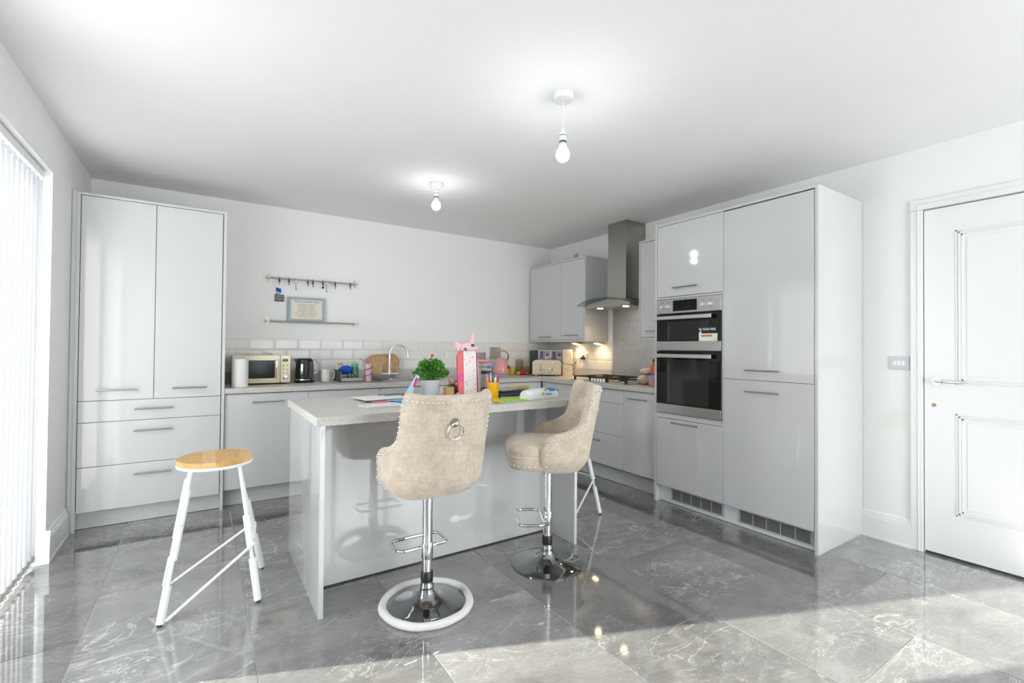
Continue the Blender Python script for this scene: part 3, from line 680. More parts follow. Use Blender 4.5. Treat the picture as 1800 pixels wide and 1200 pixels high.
def make_chair(label, foam):
    ch = thing('bar_chair', label, 'bar chair', (0, 0, 0), 0, 'velvet bar chairs')
    half = [0, 4, 8, 12, 16, 20, 24, 28, 32, 36, 40, 43, 46, 48.5, 50.5, 52, 53.2, 54.2, 55, 55.8, 56.7, 57.7, 59, 60.5, 62.5, 65, 68, 71.5, 75, 79, 83, 87, 90, 92, 94, 96, 97.5, 98.8, 100]
    ts = [-t for t in half[:0:-1]]+half; nv = 14
    vs_, fs_ = [], []; ring = None
    for t in ts:
        col = [shell_point(t, v/nv, False) for v in range(nv+1)]
        inn = [shell_point(t, v/nv, True) for v in range(nv+1)]
        for j in range(nv+1):
            v = j/nv
            for bt, bv in BUTTONS:
                d2 = ((t-bt)/10)**2+((v-bv)/.075)**2
                inn[j] += Vector(((col[j]-inn[j]).x, (col[j]-inn[j]).y, 0))*.55*math.exp(-d2)
        topm = (col[-1]+inn[-1])/2+Vector((0, 0, .016))
        tq1 = col[-1].lerp(topm, .45)+Vector((0, 0, .006)); tq2 = inn[-1].lerp(topm, .45)+Vector((0, 0, .006))
        loop = col+[tq1, topm, tq2]+inn[::-1]; ring = len(loop); vs_ += loop
    for i in range(len(ts)-1):
        for j in range(ring):
            j2 = (j+1) % ring; fs_.append((i*ring+j, (i+1)*ring+j, (i+1)*ring+j2, i*ring+j2))
    # rounded arm fronts
    for end, base in ((0, 0), (len(ts)-1, (len(ts)-1)*ring)):
        b0 = [vs_[base+j] for j in range(ring)]; cen = sum(b0, Vector())/ring
        n0 = len(vs_); vs_ += [p.lerp(cen, .22)+Vector((0, .018, 0)) for p in b0]
        for j in range(ring):
            j2 = (j+1) % ring; fs_.append((base+j, base+j2, n0+j2, n0+j))
        fs_.append(tuple(n0+j for j in range(ring)))
    MB().add(vs_, fs_).build('backrest', VELVET, ch, local=True, smooth=80)
    # seat cushion
    def outline(z, k, n=40):
        out = []
        for i in range(n):
            a = 2*pi*i/n; e = 3.4; c_, s_ = cos(a), sin(a)
            x = .212*k*math.copysign(abs(c_)**(2/e), c_); y = .04+.205*k*math.copysign(abs(s_)**(2/e), s_)
            if y < .03: x *= .83; y = max(y, -.13)
            out.append((x, y, z))
        return out
    vs_, fs_ = [], []; prof = [(.578, .80), (.584, .95), (.60, .985), (.64, .995), (.655, .985), (.68, 1.01), (.700, .985), (.717, .90), (.728, .66), (.731, .3)]
    for z, k in prof: vs_ += outline(z, k)
    for i in range(len(prof)-1):
        for k in range(40):
            k2 = (k+1) % 40; fs_.append((i*40+k, i*40+k2, i*40+40+k2, i*40+40+k))
    fs_ += [tuple(range(39, -1, -1)), tuple((len(prof)-1)*40+k for k in range(40))]
    st = MB().add(vs_, fs_).build('seat', VELVET, ch, local=True, smooth=80)
    MB().tube([Vector(p) for p in outline(.652, .99)], .0045, 6, True).build('seat_piping', PIPING, st, local=True)
    # nail heads
    nb = MB(); path = []
    for i in range(1001):
        t = -98+196*i/1000; p = shell_point(t, 1, False); q = shell_point(t, .93, False); path.append((p.lerp(q, min(1., .016/max(1e-4, (p-q).length))), t))
    last = None; pts = []
    for p, t in path:
        if last is None or (p-last).length > .0215: pts.append(p); last = p
    for sg in (-1, 1):
        for k in range(5): pts.append(shell_point(sg*98, .78-.18*k, False))
    fr = [Vector(p) for p in outline(.606, .99, 90) if p[1] > .07]; last = None
    fr.sort(key=lambda p: math.atan2(p.y-.03, p.x))
    for p in fr:
        if last is None or (p-last).length > .0215: pts.append(p); last = p
    for p in pts: nb.sphere(p, .0062, 6, 4)
    nb.build('nailhead_trim', CHROME, ch, local=True, smooth=80)['kind'] = 'stuff'
    for bt, bv in BUTTONS:
        p = shell_point(bt, bv, True); o_ = shell_point(bt, bv, False); c_ = p.lerp(o_, .48)
        MB().sphere(c_, .011, 10, 6).build('tuft_button', VELVET, ch, local=True, smooth=80)
    # ring pull at the back
    p = shell_point(0, .70, False); p.z = .915; p.y = shell_point(0, (.915-.566)/(1.020-.566), False).y-.002
    rp = MB().lathe([(0, .004), (.020, .003), (.021, -.002), (.014, -.007), (.009, -.012), (.009, -.016), (.012, -.022), (.009, -.029), (0, -.031)], (p.x, p.y, p.z), 18, 'y').build('ring_pull', NICKEL, ch, local=True)
    MB().tube([(p.x+.036*cos(2*pi*k/32), p.y-.018+.006*(1-cos(2*pi*k/32-pi/2)) , p.z-.036+.036*sin(2*pi*k/32)) for k in range(32)], .0036, 8, True).build('ring', CHROME, rp, local=True)
    # pedestal
    MB().lathe([(.0245, .165), (.0245, .40), (.0245, .56), (.05, .562), (.05, .573)], n=28).build('gas_lift_column', CHROME, ch, local=True)
    MB().lathe([(.029, .115), (.0295, .118), (.0295, .160), (.027, .164), (.0, .164)], n=24).build('column_collar', BLACK, ch, local=True)
    base = [(.205, 0), (.205, .006), (.195, .0095), (.15, .017), (.10, .026), (.06, .040), (.040, .060), (.032, .082), (.033, .088), (.033, .096), (.029, .10), (.029, .116), (0, .116)]
    MB().lathe(base, n=64).build('base_plate', mat('dark_chrome', (.33, .34, .35), .06, 1.), ch, local=True, smooth=50)
    if foam:
        rg = MB()
        pts = [((.207+.0012*sin(5*a)+.0008*sin(11*a+1))*cos(a), (.207+.0012*sin(5*a)+.0008*sin(11*a+1))*sin(a), .0135) for a in [2*pi*k/72 for k in range(72)]]
        rg.tube(pts, [.0185+.0007*sin(7*2*pi*k/72) for k in range(72)], 14, True)
        # flatten underside so it rests on the floor
        for q in rg.v: q.z = max(q.z, .001)
        rg.build('foam_ring', FOAM, ch, local=True)['label'] = 'white foam strip wrapped round the base edge'
    # footrest hoop
    hp = rounded([(-.13, .030, .268), (-.13, .175, .268), (.13, .175, .268), (.13, .030, .268)], .04, 6, True)
    MB().tube(hp, .0085, 10, True).build('footrest', CHROME, ch, local=True)
    MB().lathe([(.027, .225), (.028, .228), (.028, .300), (.027, .303)], n=24).build('footrest_bracket', CHROME, ch, local=True)
    MB().tube([(.02, 0, .567), (.12, -.03, .558), (.17, -.045, .545)], .005, 8).build('height_lever', CHROME, ch, local=True)
    return ch
c1 = make_chair('beige velvet bar chair seen from behind, white foam wrapped round its base', True)
c1.location = (-2.836, -2.663, 0); c1.rotation_euler = (0, 0, radians(1))
c2 = make_chair('beige velvet bar chair in profile at the right, bare chrome base', False)
c2.location = (-2.078, -2.632, 0); c2.rotation_euler = (0, 0, radians(61))

# ------------------------------------------------------------------ white wire stools
def make_stool(label, loc, rz):
    s = thing('bar_stool', label, 'stool', loc, rz, 'white wire stools')
    R, z1 = .162, .69
    nst = 6
    body = None
    for k in range(nst):       # glued staves: slices of the disc
        x0, x1 = -R+2*R*k/nst, -R+2*R*(k+1)/nst
        poly = []
        a0, a1 = math.acos(max(-1, min(1, x0/R))), math.acos(max(-1, min(1, x1/R)))
        for i in range(11):
            a_ = a0+(a1-a0)*i/10; poly.append((R*cos(a_), -R*sin(a_)))
        for i in range(11):
            a_ = a1+(a0-a1)*i/10; poly.append((R*cos(a_), R*sin(a_)))
        clean = []
        for p in poly:
            if not clean or (abs(p[0]-clean[-1][0])+abs(p[1]-clean[-1][1])) > 1e-5: clean.append(p)
        if (abs(clean[0][0]-clean[-1][0])+abs(clean[0][1]-clean[-1][1])) < 1e-5: clean.pop()
        MB().prism(clean, .024, ((0, 0, z1-.024), (1, 0, 0), (0, 1, 0), (0, 0, 1))).build('seat_stave', (OAK, OAK, OAK2)[(k*2+1) % 3], s, local=True, smooth=20)
    MB().tube([(.156*cos(2*pi*k/48), .156*sin(2*pi*k/48), z1-.032) for k in range(48)], .0085, 8, True).build('seat_ring', WHITEMET, s, local=True)
    F = {(-1, -1): (-.205, -.195), (-1, 1): (-.205, .205), (1, -1): (.180, -.200), (1, 1): (.232, .180)}
    T = {k: (k[0]*.098, k[1]*.085, z1-.032) for k in F}
    def at(k, z):
        q = (T[k][2]-z)/T[k][2]; return Vector((T[k][0]+(F[k][0]-T[k][0])*q, T[k][1]+(F[k][1]-T[k][1])*q, z))
    for k in F:
        lg = MB().tube([at(k, z1-.032), at(k, .009)], .0085, 10).build('leg', WHITEMET, s, local=True)
        MB().lathe([(.0095, 0), (.0095, .008)], (F[k][0], F[k][1], 0), 12).build('foot', DARKGREY, lg, local=True)
        if k[0] < 0: sl = ((.565, .41), (.415, .265), (.16, .012))
        else: sl = ((.41, .262), (.205, .012))
        for za, zb in sl: MB().tube([at(k, za), at(k, zb)], .0165, 12).build('sleeve', WHITEMET, lg, local=True)
    br = MB()
    pth = []
    a0, a1 = at((-1, -1), .06), at((1, -1), .275); b0, b1 = at((-1, 1), .06), at((1, 1), .275)
    br.tube(rounded([a0+Vector((.006, 0, 0)), at((-1, -1), .008)+Vector((.012, 0, .003)), a1+Vector((.014, -.012, 0)), a1+Vector((.016, .01, 0)), b1+Vector((.016, -.01, 0)), b1+Vector((.014, .012, 0)), at((-1, 1), .008)+Vector((.012, 0, .003)), b0+Vector((.006, 0, 0))], .06, 8), .0068, 10)
    br.build('footrest', WHITEMET, s, local=True)
    return s
make_stool('white wire stool with round oak seat standing left of the island', (-3.695, -2.005, 0), 0)
make_stool('white wire stool mostly hidden behind the right velvet chair and island', (-1.47, -2.055, 0), radians(13))

# ------------------------------------------------------------------ ceiling bulbs
BULB = mat('lit_bulb', (1, 1, 1), .4, emit=(.95, .98, 1), es=14)
def bulb_lamp(name, label, x, y, drop, watts):
    t = thing(name, label, 'light', (x, y, H), 0, 'bare ceiling bulbs')
    MB().lathe([(.052, H-.0005), (.052, H-.028), (.048, H-.034), (.0, H-.036)], (x, y, 0), 32).build('ceiling_rose', WHITE, t)
    zb = H-.036-drop
    if drop > .06: MB().tube([(x, y, H-.034), (x+.003, y, H-.034-drop*.5), (x, y, zb+.002)], .0032, 8).build('cord', WHITE, t)
    else: MB().lathe([(.034, H-.034), (.026, zb)], (x, y, 0), 24).build('holder_neck', WHITE, t)
    lh = MB().lathe([(.0, zb), (.008, zb), (.017, zb-.026), (.018, zb-.030), (.018, zb-.058), (.0, zb-.058)], (x, y, 0), 24).build('lampholder', WHITE, t)
    MB().lathe([(.0186, zb-.030), (.0186, zb-.033)], (x, y, 0), 24).build('holder_ring', DARKGREY, lh); MB().lathe([(.0186, zb-.0585), (.0186, zb-.064), (.014, zb-.066)], (x, y, 0), 24).build('holder_ring', DARKGREY, lh)
    MB().lathe([(.013, zb-.064), (.017, zb-.072), (.020, zb-.094)], (x, y, 0), 24).build('bulb_base', WHITE, t)
    zc = zb-.094
    prof = [(.020, zc), (.030, zc-.012), (.0345, zc-.030), (.033, zc-.044), (.025, zc-.058), (.012, zc-.066), (0, zc-.068)]
    MB().lathe(prof, (x, y, 0), 28).build('bulb', BULB, t)
    d = bpy.data.lights.new(name+'_glow', 'POINT'); d.energy = watts*.8; d.color = (.95, .98, 1); d.shadow_soft_size = .035
    o = bpy.data.objects.new(name+'_glow', d); COL.objects.link(o); o.location = (x, y, zc-.115)
bulb_lamp('pendant_light', 'bare lit bulb hanging on a white cord, nearer the camera', -2.265, -2.975, .145, 1.3)
bulb_lamp('batten_light', 'short bare lit bulb fixed to the ceiling, further back', -2.253, -1.421, .012, .45)

# ------------------------------------------------------------------ wall rails, hooks, sign, timer
def rail(label, z):
    t = thing('utensil_rail', label, 'rail', (-2.88, -.02, z), 0, 'utensil rails')
    MB().tube([(-3.287, -.045, z), (-2.472, -.045, z)], .008, 12).build('bar', NICKEL, t)
    for x in (-3.268, -2.492):
        pl = [(cos(2*pi*k/28)*.016, sin(2*pi*k/28)*.040) for k in range(28)]
        p_ = MB().prism(pl, .003, ((x, -.0005, z), (1, 0, 0), (0, 0, 1), (0, -1, 0))).build('wall_plate', NICKEL, t, .0008)
        MB().cyl((x, -.003, z), .010, -.055, 16, 'y').build('stem', NICKEL, p_)
    return t
rail('upper steel utensil rail on the back wall, holding small hooks', 1.860); rail('lower steel utensil rail on the back wall, carrying the framed sign', 1.466)
hx = [(-3.179, 0), (-3.099, 0), (-3.041, 1), (-2.938, 0), (-2.893, 0), (-2.803, 2), (-2.770, 1), (-2.690, 0), (-2.548, 0)]
hl = ['leftmost short steel hook on the upper rail', 'short steel hook second from left on the upper rail', 'long steel hook left of centre on the upper rail', 'short hook left one of the close middle pair on the upper rail', 'short hook right one of the close middle pair on the upper rail', 'short hook with a round black end beside the right long hook', 'long steel hook right of centre on the upper rail', 'short steel hook second from right on the upper rail', 'rightmost short steel hook on the upper rail']
for (x, kind), lb in zip(hx, hl):
    L = .100 if kind == 1 else .062; z = 1.860
    t = thing('hook', lb, 'hook', (x, -.045, z), 0, 'hooks on the upper rail')
    MB().tube(arc((x, -.045, z), .011, 0.2, pi+.2, 10, 'yz')+[(x, -.056, z-.02)], .0028, 6).build('hanger', NICKEL if kind == 1 else DARKGREY, t)
    MB().box((x-.008, -.059, z-.036), (x+.008, -.053, z-.004)).build('grip', NICKEL if kind == 1 else DARKGREY, t, .002)
    MB().tube([(x, -.056, z-.034), (x, -.056, z-L+.012)]+arc((x, -.066, z-L+.012), .010, 0, -pi, 8, 'yz'), .0028, 6).build('prong', DARKGREY, t)
    if kind == 2: MB().sphere((x, -.060, z-L+.004), .011, 12, 8).build('ball', BLACK, t)
sg = thing('framed_sign', 'grey framed kitchen rules sign standing on the lower rail', 'sign', (-2.94, -.03, 1.475))
x0, x1, z0, z1 = -3.102, -2.776, 1.475, 1.698
fr = MB().box((x0, -.036, z0), (x0+.024, -.012, z1)).box((x1-.024, -.036, z0), (x1, -.012, z1)).box((x0+.024, -.036, z0), (x1-.024, -.012, z0+.020)).box((x0+.024, -.036, z1-.020), (x1-.024, -.012, z1)); fr.build('frame', GREYBLUE, sg, .002)
MB().box((x0+.022, -.026, z0+.018), (x1-.022, -.018, z1-.018)).build('print', IVORY, sg)
cx = (x0+x1)/2
text('sign_title', "Mum's kitchen rules", .027, (cx, -.0268, 1.652), (1, 0, 0), (0, 0, 1), INK, sg)
for k, ln in enumerate(['IF YOU EMPTY IT, REPLACE IT', 'IF YOU DIRTY IT, CLEAN IT', 'IF YOU OPEN IT, CLOSE IT', 'IF YOU SPILL IT, WIPE IT UP', 'IF YOU DROP IT, PICK IT UP', 'IF YOU TURN IT ON, TURN IT OFF', 'IF YOU BORROW IT, RETURN IT', 'IF YOU COOK IT, SHARE IT']):
    text('sign_line', ln, .0125, (cx, -.0268, 1.628-.0165*k), (1, 0, 0), (0, 0, 1), INK, sg)
tm_ = thing('kitchen_timer', 'small purple digital kitchen timer stuck on the back wall', 'timer', (-3.170, 0, 1.682))
MB().box((-3.209, -.018, 1.652), (-3.133, -.0005, 1.714)).build('timer_body', PURPLE, tm_, .003)
MB().box((-3.203, -.0192, 1.664), (-3.139, -.0178, 1.706)).build('timer_screen', LCD, tm_)
text('timer_digits', '99:59', .027, (-3.171, -.0196, 1.675), (1, 0, 0), (0, 0, 1), INK, tm_, bold=True)
mg = thing('fridge_magnet', 'small blue and multicoloured card tag above the purple timer', 'magnet', (-3.18, 0, 1.75))
MB().prism([(-.022, .003), (.022, -.008), (.022, .026), (-.020, .037)], .004, ((-3.179, -.0005, 1.742), (1, 0, 0), (0, 0, 1), (0, -1, 0))).build('magnet_top', BLUE, mg)
MB().box((-3.200, -.005, 1.7145), (-3.188, -.0005, 1.733)).build('magnet_patch', RED, mg); MB().box((-3.188, -.005, 1.7145), (-3.176, -.0005, 1.735)).build('magnet_patch', YELLOW, mg); MB().box((-3.176, -.005, 1.7145), (-3.162, -.0005, 1.736)).build('magnet_patch', SKYB, mg)

# ------------------------------------------------------------------ sockets and switches
def plate(name, label, cat, o, ex, w, h, n, rockers, material=SILVERP):
    """o = centre on the wall, ex along the wall, n = wall normal"""
    o, ex, n = Vector(o), Vector(ex), Vector(n); t = thing(name, label, cat, o)
    MB().prism([(-w/2, -h/2), (w/2, -h/2), (w/2, h/2), (-w/2, h/2)], .007, (o, ex, (0, 0, 1), n)).build('face_plate', material, t, .002)
    for (a, b, rw, rh) in rockers:
        MB().prism([(a-rw/2, b-rh/2), (a+rw/2, b-rh/2), (a+rw/2, b+rh/2), (a-rw/2, b+rh/2)], .003, (o+n*.0072, ex, (0, 0, 1), n)).build('rocker', WHITE if material is not SILVERP else material, t, .001)
    return t
plate('light_switch', 'white plastic light switch plate beside the white door', 'switch', (0, -3.641, 1.166), (0, -1, 0), .105, .085, (-1, 0, 0), [(-.022, 0, .02, .03), (.0, 0, .018, .03), (.022, 0, .02, .03)], mat('switch_plastic', (.62, .62, .66), .25))
plate('socket', 'steel double socket on the back wall tiles left of the pink kettle', 'socket', (-1.044, -.010, 1.142), (1, 0, 0), .140, .082, (0, -1, 0), [(-.02, .025, .014, .02), (.02, .025, .014, .02)])
plate('switch_panel', 'tall steel appliance switch panel on the tiles above the pink kettle', 'switch', (-.842, -.010, 1.178), (1, 0, 0), .150, .136, (0, -1, 0), [(-.045, .035, .018, .024), (0, .035, .018, .024), (.045, .035, .018, .024), (-.045, -.025, .018, .024), (0, -.025, .018, .024), (.045, -.025, .018, .024)])
plate('socket', 'white double socket with a black plug on the right wall tiles', 'socket', (-.010, -.640, 1.139), (0, -1, 0), .140, .082, (-1, 0, 0), [(-.02, .025, .014, .02), (.02, .025, .014, .02)], PORC)
tag(MB().box((-.012, -.524, 2.338), (-.0005, -.462, 2.381)).build('junction_box', SILVERP, None, .002), 'small grey box on the wall above the corner wall cabinet', 'box')
pg = thing('power_plug', 'black plug with cable in the right wall socket', 'plug', (-.03, -.665, 1.125))
MB().box((-.058, -.690, 1.110), (-.0205, -.640, 1.140)).build('plug_body', BLACK, pg, .006); MB().box((-.050, -.676, 1.14), (-.028, -.664, 1.158)).build('plug_tab', BLACK, pg, .002)
MB().tube(rounded([(-.058, -.665, 1.125), (-.10, -.63, 1.11), (-.11, -.60, 1.06), (-.10, -.625, 1.085), (-.12, -.60, 1.045), (-.16, -.52, 1.05), (-.20, -.44, 1.08), (-.22, -.36, 1.118), (-.25, -.30, 1.118)], .05), .0028, 6).build('cable', BLACK, pg)
tag(MB().tube(rounded([(-.022, -.64, 1.10), (-.06, -.63, 1.02), (-.09, -.575, .985), (-.10, -.545, .935), (-.11, -.50, .9195)], .04), .0025, 6).build('white_cable', WHITE), 'thin white cable drooping from the right wall socket', 'cable')

# ------------------------------------------------------------------ things on the back worktop
Z = WZ1
t = thing('kitchen_roll', 'white kitchen roll standing in front of the cream microwave', 'kitchen roll', (-3.505, -.50, Z))
MB().lathe([(.021, .001), (.058, .001), (.058, .222), (.021, .222), (.021, .001)], (-3.505, -.50, Z), 36, caps=False).build('paper_roll', PAPER, t); MB().lathe([(.021, .002), (.021, .221), (.0195, .221), (.0195, .002), (.021, .002)], (-3.505, -.50, Z), 24, caps=False).build('card_core', KRAFT, t)
t = thing('microwave', 'cream retro microwave with chrome handle on the back worktop', 'microwave', (-3.33, -.2, Z))
MX0, MX1, MF = -3.552, -3.117, -.345
MB().box((MX0, MF+.02, Z+.012), (MX1, -.045, Z+.247)).build('casing', CREAM, t, .010)
for x in (MX0+.04, MX1-.04):
    for y in (MF+.05, -.08): MB().cyl((x, y, Z), .012, .012, 12).build('foot', BLACK, t)
dr = MB().box((MX0, MF, Z+.012), (-3.198, MF+.0195, Z+.247)).build('door', CREAM, t, .006)
MB().box((MX0+.028, MF-.004, Z+.033), (-3.214, MF, Z+.227)).build('door_moulding', CREAM, dr, .003)
MB().box((MX0+.05, MF-.0055, Z+.053), (-3.240, MF-.0038, Z+.205)).build('door_window', mat('microwave_glass', (.012, .026, .021), .12, spec=.25), dr)
MB().tube(rounded([(-3.231, MF, Z+.205), (-3.231, MF-.03, Z+.21), (-3.231, MF-.03, Z+.045), (-3.231, MF, Z+.05)], .012), .006, 10).build('handle', CHROME, dr)
cp = MB().box((-3.196, MF, Z+.012), (MX1, MF+.0195, Z+.247)).build('control_panel', CREAM, t, .006)
MB().box((-3.182, MF-.0015, Z+.193), (-3.138, MF, Z+.217)).build('display', BLACKG, cp)
for r in range(3):
    for c in range(2): MB().lathe([(.0068, 0), (.0068, -.003), (.004, -.005), (0, -.005)], (-3.174+.029*c, MF, Z+.158-.031*r), 14, 'y').build('button', CHROME, cp)
MB().lathe([(.021, 0), (.021, -.004), (.017, -.007), (.016, -.018), (0, -.019)], (-3.159, MF, Z+.056), 24, 'y').build('dial', CHROME, cp)
t = thing('notepad', 'small white notepad lying on top of the microwave', 'notepad', (-3.36, -.16, Z+.247))
MB().box((-3.42, -.21, Z+.2475), (-3.32, -.11, Z+.258)).build('pages', PAPER, t, .002); MB().box((-3.42, -.21, Z+.2582), (-3.32, -.11, Z+.2595)).build('cover', mat('grey_card', (.5, .5, .52), .6), t)
tag(MB().tube([(-3.31, -.17, Z+.2505), (-3.29, -.15, Z+.272), (-3.26, -.16, Z+.262), (-3.235, -.14, Z+.2535), (-3.25, -.12, Z+.2505), (-3.28, -.13, Z+.2505)], .003, 6).build('wire_loop', mat('grey_green_wire', (.4, .45, .38), .5)), 'thin pale looped wire on top of the microwave beside the notepad', 'wire')
# black kettle
kx, ky = -2.985, -.23
t = thing('electric_kettle', 'black textured electric kettle with chrome handle', 'kettle', (kx, ky, Z))
MB().lathe([(.082, .001), (.084, .006), (.084, .020), (.078, .022)], (kx, ky, Z), 32).build('power_base', BLACK, t)
kb = MB().lathe([(.079, .024), (.080, .030), (.076, .12), (.070, .19), (.066, .207), (.05, .212), (0, .213)], (kx, ky, Z), 36).build('kettle_body', BLACK, t)
MB().lathe([(.0815, .024), (.0815, .034), (.079, .035)], (kx, ky, Z), 32).build('base_band', CHROME, kb)
dm = MB()
for r in range(13):
    for k in range(7):
        a = -1.15+.115*k+(.057 if r % 2 else 0); z = .045+.0115*r; rr = .0795-.055*max(0, z-.03)*.55
        p = Vector((kx+rr*cos(a), ky+rr*sin(a), Z+z)); tt = Vector((-sin(a), cos(a), 0)); nn = Vector((cos(a), sin(a), 0))
        dm.add([p+tt*.004, p+Vector((0, 0, .0055)), p-tt*.004, p-Vector((0, 0, .0055)), p+nn*.002], [(0, 1, 4), (1, 2, 4), (2, 3, 4), (3, 0, 4)])
dm.build('facet_texture', mat('kettle_facets', (.35, .36, .37), .2, .8), kb)['kind'] = 'stuff'
MB().box((kx-.045, ky-.0755, Z+.075), (kx-.025, ky-.066, Z+.170)).build('water_gauge', CHROME, kb, .006)
MB().prism([(-.066, .16), (-.088, .213), (-.060, .213)], .035, ((kx, ky+.0175, Z), (1, 0, 0), (0, 0, 1), (0, -1, 0))).build('spout', BLACK, kb, .003)
MB().tube(rounded([(kx+.055, ky, Z+.195), (kx+.085, ky, Z+.215), (kx+.118, ky, Z+.18), (kx+.118, ky, Z+.10), (kx+.07, ky, Z+.075)], .03), .0095, 10).build('handle', CHROME, kb)
MB().lathe([(.060, .2115), (.055, .2165), (0, .2185)], (kx, ky, Z), 28).build('lid', BLACK, kb)
# mug
def mug(name, label, x, y, r, h, m_, hd=1):
    t = thing(name, label, 'mug', (x, y, Z))
    MB().lathe([(r*.85, .001), (r*.97, .008), (r, .03), (r, h), (r-.004, h), (r-.005, .03), (r*.8, .008), (0, .007)], (x, y, Z), 28).build('cup', m_, t)
    MB().tube(rounded([(x+hd*(r-.002), y, Z+h*.85), (x+hd*(r+.034), y, Z+h*.85), (x+hd*(r+.030), y, Z+h*.25), (x+hd*(r-.002), y, Z+h*.22)], .025), .006, 8).build('handle', m_, t)
    return t
mug('mug', 'white mug beside the black kettle', -2.80, -.22, .042, .115, PORC)
# dish rack tray
t = thing('dish_rack', 'grey drainer tray holding washing-up by the sink', 'dish rack', (-2.63, -.33, Z))
DX0, DX1, DY_0, DY_1 = -2.712, -2.515, -.43, -.14
dz = Z+.0065
MB().box((DX0, DY_0, dz), (DX1, DY_1, dz+.008)).box((DX0, DY_0, dz), (DX1, DY_0+.006, dz+.035)).box((DX0, DY_1-.006, dz), (DX1, DY_1, dz+.035)).box((DX0, DY_0, dz), (DX0+.006, DY_1, dz+.035)).box((DX1-.006, DY_0, dz), (DX1, DY_1, dz+.035)).build('tray', mat('tray_grey', (.45, .44, .43), .5), t, .002)
for k in range(3): MB().tube(rounded([(DX0+.01+.055*k, DY_0+.02, dz+.008), (DX0+.01+.055*k, DY_0+.02, dz+.075), (DX0+.01+.055*k, DY_1-.02, dz+.075), (DX0+.01+.055*k, DY_1-.02, dz+.008)], .02), .003, 6).build('wire', BLACK, t)
MB().box((DX0-.006, DY_0+.02, dz), (DX0-.001, DY_1-.03, dz+.105)).build('side_wall', DARKGREY, t, .002)
dt = dz+.0085
bm_ = MB().sphere((-2.635, -.27, dt+.092), .058, 18, 12, (1.05, .8, .68))
for p in bm_.v: p += Vector((random.uniform(-.007, .007), random.uniform(-.007, .007), random.uniform(-.006, .006)))
tag(bm_.build('dish_cloth', BLUE, None, smooth=60), 'crumpled bright blue cloth on the dish rack', 'cloth')
tag(MB().tube([(-2.697, -.36, dt), (-2.700, -.36, dt+.08)], .006, 8).build('white_cutlery', PORC), 'white plastic handle upright at the left of the dish rack', 'cutlery')
t = thing('dish_brush', 'dish brush with pale head and green grip in the rack', 'brush', (-2.715, -.19, dt))
MB().tube([(-2.69, -.20, dt+.0), (-2.695, -.19, dt+.09)], .006, 8).build('handle', LEAF, t)
MB().tube([(-2.695, -.19, dt+.085), (-2.69, -.185, dt+.13), (-2.685, -.18, dt+.150)], .005, 8).build('neck', PORC, t)
MB().lathe([(.020, 0), (.026, .008), (.024, .022), (0, .024)], (-2.665, -.18, dt+.135), 16).build('bristles', mat('tan_bristle', (.58, .42, .30), .9), t)
for x, y, c, lb in ((-2.65, -.40, PINKP, 'small pink lid in the dish rack'), (-2.60, -.395, mat('pale_blue_plastic', (.5, .6, .66), .4), 'pale blue curved spoon in the dish rack'), (-2.565, -.40, YELLOW, 'small yellow bottle cap in the dish rack')):
    tag(MB().lathe([(.016, 0), (.018, .004), (.016, .018), (.013, .020), (0, .020)], (x, y, dt), 16).build('bottle_cap', c), lb, 'cap')
# green kids bottle
gx, gy = -2.545, -.24
t = thing('drinking_bottle', 'green child drinking bottle with mint lid and orange spout cover', 'bottle', (gx, gy, dt))
MB().lathe([(.034, .0), (.037, .004), (.037, .10), (.032, .118), (.026, .124)], (gx, gy, dt), 26).build('bottle_body', GREENP, t)
MB().lathe([(.030, .122), (.032, .126), (.032, .146), (.022, .156), (0, .157)], (gx, gy, dt), 24).build('lid', MINT, t)
MB().box((gx-.018, gy-.034, dt+.136), (gx+.018, gy-.028, dt+.150)).build('spout_cover', ORANGE, t, .002)
MB().tube(arc((gx-.006, gy, dt+.154), .018, 0, pi, 12), .003, 6).build('carry_loop', MINT, t)
for a, z, c in ((-1.9, .05, PINKP), (-1.6, .06, PINKP), (-1.3, .03, NAVY), (-2.3, .04, PINKP), (-1.4, .085, NAVY), (-2.2, .075, CORAL)): MB().sphere((gx+.0365*cos(a), gy+.0365*sin(a), dt+z), .007, 8, 6, (1, .35, 1.3)).build('printed_motif', c, t)
# pink straw cup
px_, py_ = -2.462, -.40; zc = Z+.0065
t = thing('straw_cup', 'clear pink spotted cup wound with a curly straw', 'cup', (px_, py_, zc))
MB().lathe([(.026, 0), (.027, .004), (.031, .16), (.0295, .16), (.0255, .006), (0, .005)], (px_, py_, zc), 24).build('cup_body', mat('pale_pink_plastic', (.80, .58, .60), .3), t)
for k in range(12):
    a = k*2.4; z = .02+.011*k; MB().sphere((px_+(.0275+.02*z)*cos(a), py_+(.0275+.02*z)*sin(a), zc+z), .0065, 8, 6, (.6, .6, 1)).build('spot', MAGENTA, t)
st = [(px_+.036*cos(a), py_+.036*sin(a), zc+.02+.0175*a/2) for a in [k*.35 for k in range(44)]]
MB().tube(st, .0035, 6).build('curly_straw', mat('violet_red_straw', (.42, .04, .16), .4), t)
MB().tube([(px_, py_, zc+.15), (px_-.012, py_, zc+.172), (px_-.078, py_, zc+.207)], .0035, 6).build('straw_top', mat('rose_straw', (.75, .18, .26), .4), t)
